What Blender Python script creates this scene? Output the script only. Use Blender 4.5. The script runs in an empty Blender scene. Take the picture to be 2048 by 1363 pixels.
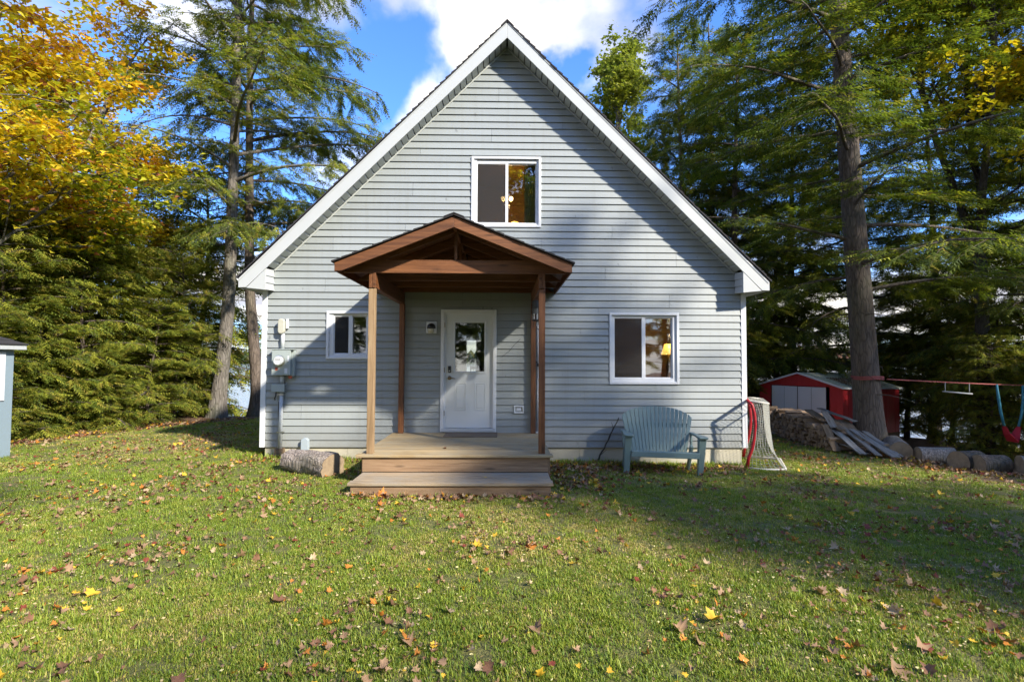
import bpy, math, random
import numpy as np
from mathutils import Vector, Matrix, noise as mnoise

S = bpy.context.scene
COL = S.collection
PI = math.pi

# ------------------------------------------------------------------ camera, sky, sun, exposure
CF, CPITCH, CROLL, CYAW = 1039.1166, 0.0379, 0.00406, -0.01562
CPOS = Vector((4.3665, -9.4744, 1.5494))
F = Vector((-math.sin(CYAW) * math.cos(CPITCH), math.cos(CYAW) * math.cos(CPITCH), math.sin(CPITCH)))
R = Vector((math.cos(CYAW), math.sin(CYAW), 0))
U = R.cross(F)
Rc = R * math.cos(CROLL) + U * math.sin(CROLL)
Uc = U * math.cos(CROLL) - R * math.sin(CROLL)
cam = bpy.data.cameras.new("camera")
cam.sensor_width = 36; cam.sensor_fit = 'HORIZONTAL'
cam.lens = CF / 2048 * 36
cam.clip_start = 0.05; cam.clip_end = 3000
camo = bpy.data.objects.new("camera", cam); COL.objects.link(camo)
M4 = Matrix((Rc, Uc, -F)).transposed().to_4x4(); M4.translation = CPOS
camo.matrix_world = M4
S.camera = camo

SUN_AZ, SUN_EL = math.radians(47), math.radians(33)      # from the wall normal towards +x, above the horizon
sdir = Vector((math.sin(SUN_AZ) * math.cos(SUN_EL), -math.cos(SUN_AZ) * math.cos(SUN_EL), math.sin(SUN_EL)))
sun = bpy.data.lights.new("sun", 'SUN'); sun.energy = 2.0; sun.angle = math.radians(1.8); sun.color = (1.0, 0.92, 0.79)
suno = bpy.data.objects.new("sun", sun); COL.objects.link(suno)
suno.rotation_euler = (-sdir).to_track_quat('-Z', 'Y').to_euler()
suno.location = sdir * 60

def build_world():
    w = bpy.data.worlds.new("World"); S.world = w; w.use_nodes = True
    nt = w.node_tree; nt.nodes.clear()
    N = lambda t: nt.nodes.new(t); L = nt.links.new
    out = N('ShaderNodeOutputWorld'); bg = N('ShaderNodeBackground'); bg.inputs['Strength'].default_value = 0.15
    L(bg.outputs[0], out.inputs[0])
    sky = N('ShaderNodeTexSky'); sky.sky_type = 'NISHITA'; sky.sun_disc = False
    sky.sun_elevation = SUN_EL; sky.sun_rotation = math.atan2(sdir.x, sdir.y)
    sky.air_density = 1.0; sky.dust_density = 0.4; sky.ozone_density = 2.0
    tint = N('ShaderNodeMix'); tint.data_type = 'RGBA'; tint.blend_type = 'MULTIPLY'; tint.inputs[0].default_value = 1
    L(sky.outputs[0], tint.inputs[6]); tint.inputs[7].default_value = (0.24, 0.385, 0.62, 1)
    tc = N('ShaderNodeTexCoord')
    sep = N('ShaderNodeSeparateXYZ'); L(tc.outputs['Generated'], sep.inputs[0])
    def math_(op, a, b=None, c=None, clamp=False):
        m = N('ShaderNodeMath'); m.operation = op; m.use_clamp = clamp
        for i, v in enumerate((a, b, c)):
            if v is None: continue
            if isinstance(v, (int, float)): m.inputs[i].default_value = v
            else: L(v, m.inputs[i])
        return m.outputs[0]
    zz = math_('ADD', math_('MAXIMUM', sep.outputs[2], 0.0), 0.22)
    cx = math_('DIVIDE', sep.outputs[0], zz); cy = math_('DIVIDE', sep.outputs[1], zz)
    comb = N('ShaderNodeCombineXYZ'); L(cx, comb.inputs[0]); L(cy, comb.inputs[1])
    n1 = N('ShaderNodeTexNoise'); n1.inputs['Scale'].default_value = 1.15; n1.inputs['Detail'].default_value = 9
    n1.inputs['Roughness'].default_value = 0.52; n1.inputs['Distortion'].default_value = 0.25
    mp = N('ShaderNodeMapping'); mp.inputs['Location'].default_value = (3.1, 1.7, 0.4)
    L(comb.outputs[0], mp.inputs[0]); L(mp.outputs[0], n1.inputs['Vector'])
    cov = n1.outputs[0]
    nd = N('ShaderNodeTexNoise'); nd.inputs['Scale'].default_value = 5.5; nd.inputs['Detail'].default_value = 6; L(tc.outputs['Generated'], nd.inputs['Vector'])
    dv = N('ShaderNodeVectorMath'); dv.operation = 'MULTIPLY_ADD'; L(nd.outputs['Color'], dv.inputs[0]); dv.inputs[1].default_value = (0.30,)*3
    sb = N('ShaderNodeVectorMath'); sb.operation = 'SUBTRACT'; L(tc.outputs['Generated'], sb.inputs[0]); sb.inputs[1].default_value = (0.15,)*3; L(sb.outputs[0], dv.inputs[2])
    # a few large banks of cloud and clearings, each at its own place in the sky
    def blob(dx, dy, dz, size, amt):
        nonlocal cov
        v = Vector((dx, dy, dz)).normalized()
        d = N('ShaderNodeVectorMath'); d.operation = 'DISTANCE'
        L(dv.outputs[0], d.inputs[0]); d.inputs[1].default_value = v
        g = N('ShaderNodeMapRange'); g.interpolation_type = 'SMOOTHERSTEP'
        g.inputs['From Min'].default_value = size; g.inputs['From Max'].default_value = 0
        g.inputs['To Min'].default_value = 0; g.inputs['To Max'].default_value = amt
        L(d.outputs['Value'], g.inputs['Value'])
        cov = math_('ADD', cov, g.outputs[0])
    for b in CLOUDS: blob(*b)
    # towards the horizon cloud banks close up
    hz = N('ShaderNodeMapRange'); hz.inputs['From Min'].default_value = 0.42; hz.inputs['From Max'].default_value = 0.0
    hz.inputs['To Max'].default_value = 0.22; L(sep.outputs[2], hz.inputs['Value'])
    cov = math_('ADD', cov, hz.outputs[0])
    cr = N('ShaderNodeMapRange'); cr.interpolation_type = 'SMOOTHSTEP'
    cr.inputs['From Min'].default_value = 0.46; cr.inputs['From Max'].default_value = 0.68
    L(cov, cr.inputs['Value'])
    n2 = N('ShaderNodeTexNoise'); n2.inputs['Scale'].default_value = 3.2; n2.inputs['Detail'].default_value = 6
    L(mp.outputs[0], n2.inputs['Vector'])
    ramp = N('ShaderNodeValToRGB'); L(n2.outputs[0], ramp.inputs[0])
    ramp.color_ramp.elements[0].position = 0.40; ramp.color_ramp.elements[0].color = (1.22, 1.22, 1.36, 1)
    ramp.color_ramp.elements[1].position = 0.60; ramp.color_ramp.elements[1].color = (2.55, 2.42, 2.2, 1)
    mx = N('ShaderNodeMix'); mx.data_type = 'RGBA'
    L(cr.outputs[0], mx.inputs[0]); L(tint.outputs[2], mx.inputs[6]); L(ramp.outputs[0], mx.inputs[7])
    L(mx.outputs[2], bg.inputs['Color'])
CLOUDS = [(0.0, 1, 0.64, 0.17, 0.18), (0.22, 1, 0.63, 0.24, 0.18), (-0.19, 1, 0.50, 0.11, 0.18), (-0.26, 1, 0.60, 0.19, -0.26),
          (-0.36, 1, 0.69, 0.13, 0.14), (-0.68, 1, 0.42, 0.36, -0.20), (-0.66, 1, 0.62, 0.16, 0.12), (0.10, 1, 0.55, 0.08, -0.26),
          (0.44, 1, 0.66, 0.14, -0.20), (0.90, 1, 0.60, 0.25, -0.08)]
build_world()
S.view_settings.view_transform = 'Standard'; S.view_settings.look = 'None'
S.view_settings.exposure = 2.18; S.view_settings.gamma = 1; S.view_settings.use_curve_mapping = False
S.render.engine = 'CYCLES'
S.cycles.max_bounces = 7; S.cycles.diffuse_bounces = 3; S.cycles.glossy_bounces = 3
S.cycles.transmission_bounces = 3; S.cycles.transparent_max_bounces = 8
S.cycles.use_denoising = True; S.cycles.caustics_reflective = False; S.cycles.caustics_refractive = False
S.cycles.sample_clamp_indirect = 4

rng = random.Random(7)
nrng = np.random.default_rng(11)

# ------------------------------------------------------------------ scene-building helpers
def tag(o, label=None, cat=None, group=None, kind=None):
    if label: o['label'] = label
    if cat: o['category'] = cat
    if group: o['group'] = group
    if kind: o['kind'] = kind
    return o

def link(o, parent=None):
    COL.objects.link(o)
    if parent is not None:
        o.parent = parent
        if parent.get('_w'):          # parts are modelled in world coordinates
            o.matrix_parent_inverse = Matrix.Translation(-Vector(parent['_w']))
    return o

def root(name, loc, label, cat, group=None, world=True):
    o = bpy.data.objects.new(name, None); COL.objects.link(o)
    o.location = loc; o.empty_display_size = 0.1
    if world: o['_w'] = tuple(loc)
    return tag(o, label, cat, group)

class MB:
    def __init__(s): s.v = []; s.f = []
    def add(s, vs, fs):
        n = len(s.v); s.v += [tuple(p) for p in vs]; s.f += [tuple(i + n for i in f) for f in fs]; return s
    def box(s, x0, x1, y0, y1, z0, z1):
        return s.add([(x0,y0,z0),(x1,y0,z0),(x1,y1,z0),(x0,y1,z0),(x0,y0,z1),(x1,y0,z1),(x1,y1,z1),(x0,y1,z1)],
                     [(0,3,2,1),(4,5,6,7),(0,1,5,4),(1,2,6,5),(2,3,7,6),(3,0,4,7)])
    def prism(s, pts, y0, y1, axis='y'):
        """polygon in (x,z) [axis y] or (y,z) [axis x] pushed from y0 to y1"""
        n = len(pts)
        mk = (lambda p, t: (p[0], t, p[1])) if axis == 'y' else ((lambda p, t: (t, p[0], p[1])) if axis == 'x' else (lambda p, t: (p[0], p[1], t)))
        vs = [mk(p, y0) for p in pts] + [mk(p, y1) for p in pts]
        fs = [tuple(range(n)), tuple(range(2*n-1, n-1, -1))] + [(i, i+n, (i+1) % n + n, (i+1) % n) for i in range(n)]
        return s.add(vs, fs)
    def bar(s, a, b, w, h, up=(0,0,1)):
        a = Vector(a); b = Vector(b); d = (b-a).normalized(); up = Vector(up)
        sd = d.cross(up)
        if sd.length < 1e-4: sd = d.cross(Vector((0,1,0)))
        sd.normalize(); u = sd.cross(d)
        vs = [p + sd*sx*w/2 + u*sz*h/2 for p in (a, b) for sx, sz in ((-1,-1),(1,-1),(1,1),(-1,1))]
        return s.add(vs, [(0,1,2,3),(7,6,5,4),(0,4,5,1),(1,5,6,2),(2,6,7,3),(3,7,4,0)])
    def tube(s, pts, r, n=8, cap=True):
        pts = [Vector(p) for p in pts]; m = len(pts)
        rs = r if isinstance(r, (list, tuple)) else [r]*m
        prev = None; base = len(s.v); vs = []
        for i, p in enumerate(pts):
            d = (pts[min(i+1, m-1)] - pts[max(i-1, 0)]).normalized()
            if prev is None:
                prev = d.orthogonal().normalized()
            prev = (prev - d*prev.dot(d)).normalized(); q = d.cross(prev)
            for k in range(n):
                a = 2*PI*k/n; vs.append(p + (prev*math.cos(a) + q*math.sin(a))*rs[i])
        fs = [(i*n+k, i*n+(k+1) % n, (i+1)*n+(k+1) % n, (i+1)*n+k) for i in range(m-1) for k in range(n)]
        if cap: fs += [tuple(range(n-1, -1, -1)), tuple((m-1)*n+k for k in range(n))]
        return s.add(vs, fs)
    def lathe(s, prof, c, axis='z', n=20):
        """profile of (radius, height) pairs"""
        vs = []
        for r, h in prof:
            for k in range(n):
                a = 2*PI*k/n; u, v = r*math.cos(a), r*math.sin(a)
                vs.append((c[0]+u, c[1]+v, c[2]+h) if axis == 'z' else (c[0]+u, c[1]+h, c[2]+v))
        m = len(prof)
        fs = [(i*n+k, i*n+(k+1) % n, (i+1)*n+(k+1) % n, (i+1)*n+k) for i in range(m-1) for k in range(n)]
        fs += [tuple(range(n-1, -1, -1)), tuple((m-1)*n+k for k in range(n))]
        return s.add(vs, fs)
    def build(s, name, mat, parent=None, bevel=0, smooth=False):
        me = bpy.data.meshes.new(name); me.from_pydata(s.v, [], s.f)
        import bmesh
        bm = bmesh.new(); bm.from_mesh(me); bmesh.ops.recalc_face_normals(bm, faces=bm.faces); bm.to_mesh(me); bm.free()
        me.materials.append(mat)
        if smooth: me.polygons.foreach_set('use_smooth', [True]*len(me.polygons))
        o = bpy.data.objects.new(name, me); link(o, parent)
        if bevel:
            b = o.modifiers.new('bevel', 'BEVEL'); b.width = bevel; b.segments = 2; b.limit_method = 'ANGLE'
        return o

def np_mesh(name, V, T, mat, cols=None, smooth=False):
    """V (n,3) float, T (m,3|4) int, cols (n,3) or None -> mesh"""
    me = bpy.data.meshes.new(name)
    V = np.ascontiguousarray(V, dtype=np.float32); T = np.ascontiguousarray(T, dtype=np.int32); k = T.shape[1]
    me.vertices.add(len(V)); me.vertices.foreach_set('co', V.ravel())
    me.loops.add(T.size); me.loops.foreach_set('vertex_index', T.ravel())
    me.polygons.add(len(T)); me.polygons.foreach_set('loop_start', np.arange(0, T.size, k, dtype=np.int32))
    me.polygons.foreach_set('loop_total', np.full(len(T), k, dtype=np.int32))
    if smooth: me.polygons.foreach_set('use_smooth', np.ones(len(T), dtype=bool))
    if cols is not None:
        a = me.color_attributes.new('tint', 'FLOAT_COLOR', 'POINT')
        c = np.ones((len(V), 4), dtype=np.float32); c[:, :3] = cols; a.data.foreach_set('color', c.ravel())
    me.update(calc_edges=True); me.materials.append(mat)
    return me

# ------------------------------------------------------------------ materials
class Mat:
    def __init__(s, name):
        s.m = bpy.data.materials.new(name); s.m.use_nodes = True; s.nt = s.m.node_tree
        s.b = s.nt.nodes['Principled BSDF']; s.out = s.nt.nodes['Material Output']
        s.tc = s.n('ShaderNodeTexCoord')
    def n(s, t, **kw):
        x = s.nt.nodes.new(t)
        for k, v in kw.items(): setattr(x, k, v)
        return x
    def l(s, a, b): s.nt.links.new(a, b)
    def mapped(s, scale=(1,1,1), loc=(0,0,0), rnd=False):
        mp = s.n('ShaderNodeMapping'); mp.inputs['Scale'].default_value = scale; mp.inputs['Location'].default_value = loc
        src = s.tc.outputs['Object']
        if rnd:
            oi = s.n('ShaderNodeObjectInfo'); ad = s.n('ShaderNodeVectorMath', operation='MULTIPLY_ADD')
            cb = s.n('ShaderNodeCombineXYZ')
            for i in range(3): s.l(oi.outputs['Random'], cb.inputs[i])
            s.l(cb.outputs[0], ad.inputs[0]); ad.inputs[1].default_value = (37, 53, 71); s.l(src, ad.inputs[2]); src = ad.outputs[0]
        s.l(src, mp.inputs[0]); return mp.outputs[0]
    def noise(s, vec, scale, detail=4, rough=0.5, dist=0):
        x = s.n('ShaderNodeTexNoise'); x.inputs['Scale'].default_value = scale; x.inputs['Detail'].default_value = detail
        x.inputs['Roughness'].default_value = rough; x.inputs['Distortion'].default_value = dist
        s.l(vec, x.inputs['Vector']); return x.outputs[0]
    def ramp(s, val, stops):
        r = s.n('ShaderNodeValToRGB'); e = r.color_ramp.elements
        while len(e) < len(stops): e.new(0.5)
        for el, (p, c) in zip(e, stops):
            el.position = p; el.color = (*c, 1) if len(c) == 3 else c
        s.l(val, r.inputs[0]); return r.outputs[0]
    def mix(s, fac, a, b, mode='MIX'):
        x = s.n('ShaderNodeMix', data_type='RGBA', blend_type=mode)
        for i, v in ((0, fac), (6, a), (7, b)):
            if isinstance(v, (int, float)): x.inputs[i].default_value = v
            elif isinstance(v, tuple): x.inputs[i].default_value = (*v, 1)[:4]
            else: s.l(v, x.inputs[i])
        return x.outputs[2]
    def math(s, op, a, b=0.0, clamp=False):
        x = s.n('ShaderNodeMath', operation=op, use_clamp=clamp)
        for i, v in ((0, a), (1, b)):
            if isinstance(v, (int, float)): x.inputs[i].default_value = v
            else: s.l(v, x.inputs[i])
        return x.outputs[0]
    def bump(s, h, strength=0.3, dist=0.01):
        b = s.n('ShaderNodeBump'); b.inputs['Strength'].default_value = strength; b.inputs['Distance'].default_value = dist
        s.l(h, b.inputs['Height']); s.l(b.outputs[0], s.b.inputs['Normal'])
    def col(s, c):
        if isinstance(c, tuple): s.b.inputs['Base Color'].default_value = (*c, 1)[:4]
        else: s.l(c, s.b.inputs['Base Color'])
    def set(s, **kw):
        for k, v in kw.items(): s.b.inputs[k].default_value = v
        return s.m

def plain(name, c, rough=0.5, var=0.12, scale=6, bump=0.15, metal=0.0, rnd=0.0, bd=0.003):
    m = Mat(name); v = m.mapped()
    n1 = m.noise(v, scale, 6, 0.6); n2 = m.noise(v, scale*0.13, 3)
    c1 = tuple(x*(1-var) for x in c); c2 = tuple(min(1, x*(1+var)) for x in c)
    col = m.mix(m.math('MULTIPLY', m.math('ADD', n1, n2), 0.5), c1, c2)
    if rnd:
        oi = m.n('ShaderNodeObjectInfo'); hs = m.n('ShaderNodeHueSaturation')
        mr = m.n('ShaderNodeMapRange'); mr.inputs['To Min'].default_value = 1-rnd; mr.inputs['To Max'].default_value = 1+rnd
        m.l(oi.outputs['Random'], mr.inputs['Value']); m.l(mr.outputs[0], hs.inputs['Value']); m.l(col, hs.inputs['Color']); col = hs.outputs[0]
    m.col(col)
    if bump: m.bump(m.noise(v, scale*5, 5), bump, bd)
    m.set(Roughness=rough, Metallic=metal)
    return m.m

def wood(name, dark, mid, light, axis='x', rough=0.55, knots=True, rnd=0.15, grain=1.0, wear=None):
    m = Mat(name); st = {'x': (0.9, 14, 14), 'y': (14, 0.9, 14), 'z': (14, 14, 0.9)}[axis]
    v = m.mapped(tuple(a*grain for a in st), rnd=True)
    g = m.noise(v, 2.2, 7, 0.62, 0.6)
    fine = m.noise(m.mapped(tuple(a*3.5*grain for a in st), rnd=True), 4.0, 4, 0.7)
    col = m.ramp(g, [(0.30, dark), (0.5, mid), (0.70, light)])
    col = m.mix(m.math('MULTIPLY', fine, 0.35), col, dark)
    h = g
    if knots:
        kn = m.n('ShaderNodeTexVoronoi'); ks = {'x': (1.1, 5, 5), 'y': (5, 1.1, 5), 'z': (5, 5, 1.1)}[axis]
        m.l(m.mapped(ks, rnd=True), kn.inputs['Vector']); kn.inputs['Scale'].default_value = 1.6
        kf = m.ramp(kn.outputs['Distance'], [(0.06, (1,1,1)), (0.12, (0.6,0.6,0.6)), (0.19, (0,0,0))])
        col = m.mix(m.math('MULTIPLY', kf, 0.75), col, tuple(a*0.35 for a in dark))
    if wear:
        wn = m.noise(m.mapped((1.4, 1.4, 1.4)), 1.6, 5, 0.6)
        col = m.mix(m.ramp(wn, [(0.42, (0,0,0)), (0.62, (1,1,1))]), col, wear)
    oi = m.n('ShaderNodeObjectInfo'); hs = m.n('ShaderNodeHueSaturation')
    mr = m.n('ShaderNodeMapRange'); mr.inputs['To Min'].default_value = 1-rnd; mr.inputs['To Max'].default_value = 1+rnd
    m.l(oi.outputs['Random'], mr.inputs['Value']); m.l(mr.outputs[0], hs.inputs['Value']); m.l(col, hs.inputs['Color'])
    m.col(hs.outputs[0]); m.bump(m.math('ADD', g, fine), 0.35, 0.004); m.set(Roughness=rough)
    return m.m

def foliage_mat(name, trans=0.35, rough=0.55, hue=0.0):
    m = Mat(name); at = m.n('ShaderNodeAttribute'); at.attribute_name = 'tint'
    oi = m.n('ShaderNodeObjectInfo'); hs = m.n('ShaderNodeHueSaturation')
    mr = m.n('ShaderNodeMapRange'); mr.inputs['To Min'].default_value = 0.86; mr.inputs['To Max'].default_value = 1.16
    m.l(oi.outputs['Random'], mr.inputs['Value']); m.l(mr.outputs[0], hs.inputs['Value'])
    m.l(at.outputs['Color'], hs.inputs['Color'])
    m.l(hs.outputs[0], m.b.inputs['Base Color']); m.set(Roughness=rough)
    m.b.inputs['Specular IOR Level'].default_value = 0.3
    tr = m.n('ShaderNodeBsdfTranslucent'); m.l(m.mix(1.0, hs.outputs[0], (1.25, 1.35, 0.6), 'MULTIPLY'), tr.inputs['Color'])
    mx = m.n('ShaderNodeMixShader'); mx.inputs[0].default_value = trans
    m.l(m.b.outputs[0], mx.inputs[1]); m.l(tr.outputs[0], mx.inputs[2]); m.l(mx.outputs[0], m.out.inputs['Surface'])
    return m.m

def bark_mat(name, dark, light, ring=False, scale=1.0):
    m = Mat(name)
    v = m.mapped((9*scale, 9*scale, 1.6*scale), rnd=True)
    n = m.noise(v, 1.6, 8, 0.65, 0.8)
    vo = m.n('ShaderNodeTexVoronoi', feature='DISTANCE_TO_EDGE'); m.l(m.mapped((11*scale, 11*scale, 2.2*scale), rnd=True), vo.inputs['Vector'])
    vo.inputs['Scale'].default_value = 1.5
    e = m.ramp(vo.outputs['Distance'], [(0.0, (0,0,0)), (0.16, (1,1,1))])
    col = m.ramp(n, [(0.3, dark), (0.7, light)])
    col = m.mix(m.math('MULTIPLY', m.math('SUBTRACT', 1.0, e), 0.55), col, tuple(a*0.4 for a in dark))
    big = m.noise(m.mapped((1, 1, 0.5)), 1.2, 3)
    col = m.mix(m.ramp(big, [(0.5, (0,0,0)), (0.75, (0.5,0.5,0.5))]), col, (0.10, 0.12, 0.06))
    m.col(col); m.bump(m.math('ADD', m.math('MULTIPLY', e, 0.6), n), 0.8, 0.02); m.set(Roughness=0.9)
    return m.m

# siding, trims
def siding_mat():
    m = Mat('grey_vinyl'); v = m.mapped()
    n = m.noise(v, 0.7, 5, 0.6); f = m.noise(m.mapped((1.2, 1, 60)), 3, 4)
    streak = m.noise(m.mapped((7, 1, 0.35)), 1.5, 5, 0.65)
    col = m.mix(n, (0.27, 0.298, 0.300), (0.33, 0.355, 0.352))
    col = m.mix(m.math('MULTIPLY', m.ramp(streak, [(0.5, (0,0,0)), (0.8, (1,1,1))]), 0.35), col, (0.22, 0.225, 0.195))
    sx = m.n('ShaderNodeSeparateXYZ'); m.l(v, sx.inputs[0])      # soil splashed up from the ground
    spl = m.n('ShaderNodeMapRange'); spl.inputs['From Min'].default_value = 0.55; spl.inputs['From Max'].default_value = -0.05; m.l(sx.outputs[2], spl.inputs['Value'])
    dirt = m.math('MULTIPLY', m.math('MULTIPLY', spl.outputs[0], spl.outputs[0]), m.noise(v, 7, 6, 0.7))
    col = m.mix(m.math('MULTIPLY', dirt, 0.9, True), col, (0.17, 0.15, 0.11))
    sc = m.noise(m.mapped((9, 1, 5)), 1.3, 3, 0.4)            # scattered scuffs
    col = m.mix(m.ramp(sc, [(0.70, (0,0,0)), (0.76, (0.55,0.55,0.55))]), col, (0.13, 0.13, 0.12))
    oi = m.n('ShaderNodeObjectInfo'); hs = m.n('ShaderNodeHueSaturation')
    mr = m.n('ShaderNodeMapRange'); mr.inputs['To Min'].default_value = 0.94; mr.inputs['To Max'].default_value = 1.05
    m.l(oi.outputs['Random'], mr.inputs['Value']); m.l(mr.outputs[0], hs.inputs['Value']); m.l(col, hs.inputs['Color'])
    m.col(hs.outputs[0]); m.bump(m.math('ADD', f, n), 0.12, 0.004); m.set(Roughness=0.42)
    return m.m
SIDING = siding_mat()
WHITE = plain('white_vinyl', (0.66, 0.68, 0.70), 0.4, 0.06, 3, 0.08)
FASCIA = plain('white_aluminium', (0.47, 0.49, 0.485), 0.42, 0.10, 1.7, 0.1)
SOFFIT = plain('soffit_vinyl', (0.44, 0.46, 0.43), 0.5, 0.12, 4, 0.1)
DOORM = plain('door_paint', (0.64, 0.67, 0.68), 0.38, 0.06, 2, 0.05)
CREAM = plain('cream_parging', (0.50, 0.46, 0.35), 0.85, 0.22, 5, 0.4, bd=0.006)
BLACKP = plain('black_plastic', (0.015, 0.015, 0.017), 0.35, 0.1, 5, 0)
GREYBOX = plain('grey_painted_steel', (0.33, 0.38, 0.37), 0.45, 0.1, 5, 0.05)
CONDUIT = plain('grey_pvc', (0.46, 0.49, 0.50), 0.45, 0.08, 5, 0)
HEADM = plain('beige_plastic', (0.48, 0.47, 0.38), 0.5, 0.1, 5, 0)
RUST = plain('red_sticker', (0.42, 0.09, 0.05), 0.6, 0.2, 20, 0)
SHINGLE = plain('dark_shingle', (0.030, 0.028, 0.030), 0.95, 0.5, 60, 0.8, rnd=0.25)
BENCHM = plain('sage_resin', (0.175, 0.25, 0.235), 0.5, 0.15, 3, 0.1)
STEELM = plain('steel', (0.55, 0.55, 0.52), 0.3, 0.05, 5, 0, metal=1.0)
BRASS = plain('bronze', (0.30, 0.22, 0.12), 0.35, 0.1, 5, 0, metal=0.9)
CEDAR = {a: wood('cedar_stain_'+a, (0.085, 0.030, 0.010), (0.165, 0.062, 0.021), (0.25, 0.10, 0.036), a) for a in 'xyz'}
SUNLIT_PINE = wood('sunlit_pine', (0.20, 0.125, 0.06), (0.33, 0.22, 0.12), (0.43, 0.31, 0.18), 'z', grain=0.8)  # lighter wood for one porch post, with the sun on it coloured in
DECKW = wood('weathered_deck', (0.23, 0.16, 0.08), (0.40, 0.295, 0.155), (0.52, 0.40, 0.225), 'x', 0.85, wear=(0.36, 0.29, 0.18))
STEPW = wood('grey_step', (0.20, 0.145, 0.09), (0.35, 0.265, 0.165), (0.46, 0.36, 0.235), 'x', 0.85, wear=(0.30, 0.25, 0.18))
RISERW = wood('riser_wood', (0.19, 0.115, 0.062), (0.29, 0.185, 0.105), (0.37, 0.25, 0.15), 'x', 0.7)
PLANKW = wood('grey_plank', (0.13, 0.115, 0.10), (0.25, 0.235, 0.215), (0.36, 0.345, 0.33), 'x', 0.85)
BROWNPL = wood('brown_plank', (0.09, 0.06, 0.035), (0.17, 0.12, 0.075), (0.26, 0.19, 0.12), 'x', 0.85)
PANEL = wood('pine_panelling', (0.16, 0.075, 0.02), (0.28, 0.14, 0.04), (0.38, 0.2, 0.06), 'x', 0.5)
FLOORW = wood('floor_boards', (0.07, 0.045, 0.025), (0.12, 0.08, 0.045), (0.17, 0.11, 0.06), 'y', 0.4)
REDM = None
def shed_red():
    m = Mat('faded_red_steel'); n = m.noise(m.mapped((6, 6, 0.5)), 1.5, 5, 0.6); g = m.noise(m.mapped(), 1.1, 4)
    col = m.mix(n, (0.36, 0.012, 0.018), (0.52, 0.026, 0.036))
    col = m.mix(m.ramp(g, [(0.55, (0,0,0)), (0.8, (0.6,0.6,0.6))]), col, (0.2, 0.03, 0.028))
    m.col(col); m.set(Roughness=0.45); return m.m
REDM = shed_red()
SHEDW = plain('shed_white_steel', (0.62, 0.65, 0.69), 0.5, 0.12, 2, 0.05)
BLUESH = plain('blue_grey_board', (0.23, 0.30, 0.34), 0.6, 0.08, 3, 0.15)
def roof_green():
    m = Mat('mossy_steel_roof'); n = m.noise(m.mapped((1, 1, 1)), 1.2, 6, 0.7)
    m.col(m.ramp(n, [(0.35, (0.36, 0.40, 0.30)), (0.55, (0.48, 0.48, 0.36)), (0.7, (0.22, 0.15, 0.07))])); m.set(Roughness=0.7); return m.m
ROOFG = roof_green()

def glass_mat(name, tint, refl):
    m = Mat(name); tr = m.n('ShaderNodeBsdfTransparent'); tr.inputs[0].default_value = (*tint, 1)
    gl = m.n('ShaderNodeBsdfGlossy'); gl.inputs['Roughness'].default_value = 0.015; gl.inputs['Color'].default_value = (0.95, 0.97, 1, 1)
    wv = m.noise(m.mapped(), 2.0, 2); b = m.n('ShaderNodeBump'); b.inputs['Strength'].default_value = 0.06; b.inputs['Distance'].default_value = 0.02
    m.l(wv, b.inputs['Height']); m.l(b.outputs[0], gl.inputs['Normal'])
    fr = m.n('ShaderNodeFresnel'); fr.inputs[0].default_value = 1.5
    fac = m.math('ADD', m.math('MULTIPLY', fr.outputs[0], 1.2), refl, True)
    mx = m.n('ShaderNodeMixShader'); m.l(fac, mx.inputs[0]); m.l(tr.outputs[0], mx.inputs[1]); m.l(gl.outputs[0], mx.inputs[2])
    m.l(mx.outputs[0], m.out.inputs['Surface']); return m.m
GLASS = glass_mat('window_glass', (0.82, 0.86, 0.84), 0.13)
def screen_mat():
    m = Mat('insect_screen'); m.col((0.022, 0.021, 0.020)); m.set(Roughness=0.8)
    tr = m.n('ShaderNodeBsdfTransparent'); mx = m.n('ShaderNodeMixShader'); mx.inputs[0].default_value = 0.62
    m.l(tr.outputs[0], mx.inputs[1]); m.l(m.b.outputs[0], mx.inputs[2]); m.l(mx.outputs[0], m.out.inputs['Surface']); return m.m
SCREEN = screen_mat()
def emit(name, c, s):
    m = Mat(name); m.b.inputs['Base Color'].default_value = (*c, 1); m.b.inputs['Emission Color'].default_value = (*c, 1)
    m.b.inputs['Emission Strength'].default_value = s; return m.m
BULB = emit('bulb_glow', (1, 0.62, 0.28), 2.2); SHADEM = emit('lampshade_glow', (1, 0.50, 0.10), 0.6)

BARK = bark_mat('hemlock_bark', (0.085, 0.063, 0.048), (0.19, 0.15, 0.12))
BARKG = bark_mat('grey_bark', (0.10, 0.085, 0.07), (0.26, 0.235, 0.205))
BARKD = bark_mat('dark_maple_bark', (0.04, 0.034, 0.03), (0.10, 0.088, 0.075))
BARKL = bark_mat('weathered_log_bark', (0.20, 0.155, 0.125), (0.50, 0.43, 0.37), scale=1.6)
FOL = foliage_mat('hemlock_needles', 0.38)
LEAFM = foliage_mat('maple_leaves', 0.42, 0.5)
GRASSM = foliage_mat('grass_blades', 0.30, 0.5)
DEADL = foliage_mat('fallen_leaf_skin', 0.12, 0.6)
def endgrain_mat():
    m = Mat('log_end_grain'); v = m.mapped(rnd=False)
    n = m.noise(v, 9, 6, 0.7); n2 = m.noise(v, 2.2, 3)
    at = m.n('ShaderNodeObjectInfo')
    c = m.ramp(n, [(0.3, (0.20, 0.14, 0.08)), (0.7, (0.44, 0.33, 0.205))])
    c = m.mix(m.math('MULTIPLY', at.outputs['Random'], 0.6), c, (0.22, 0.165, 0.11))
    m.col(c); m.bump(n, 0.5, 0.01); m.set(Roughness=0.9); return m.m
ENDG = endgrain_mat()

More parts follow.
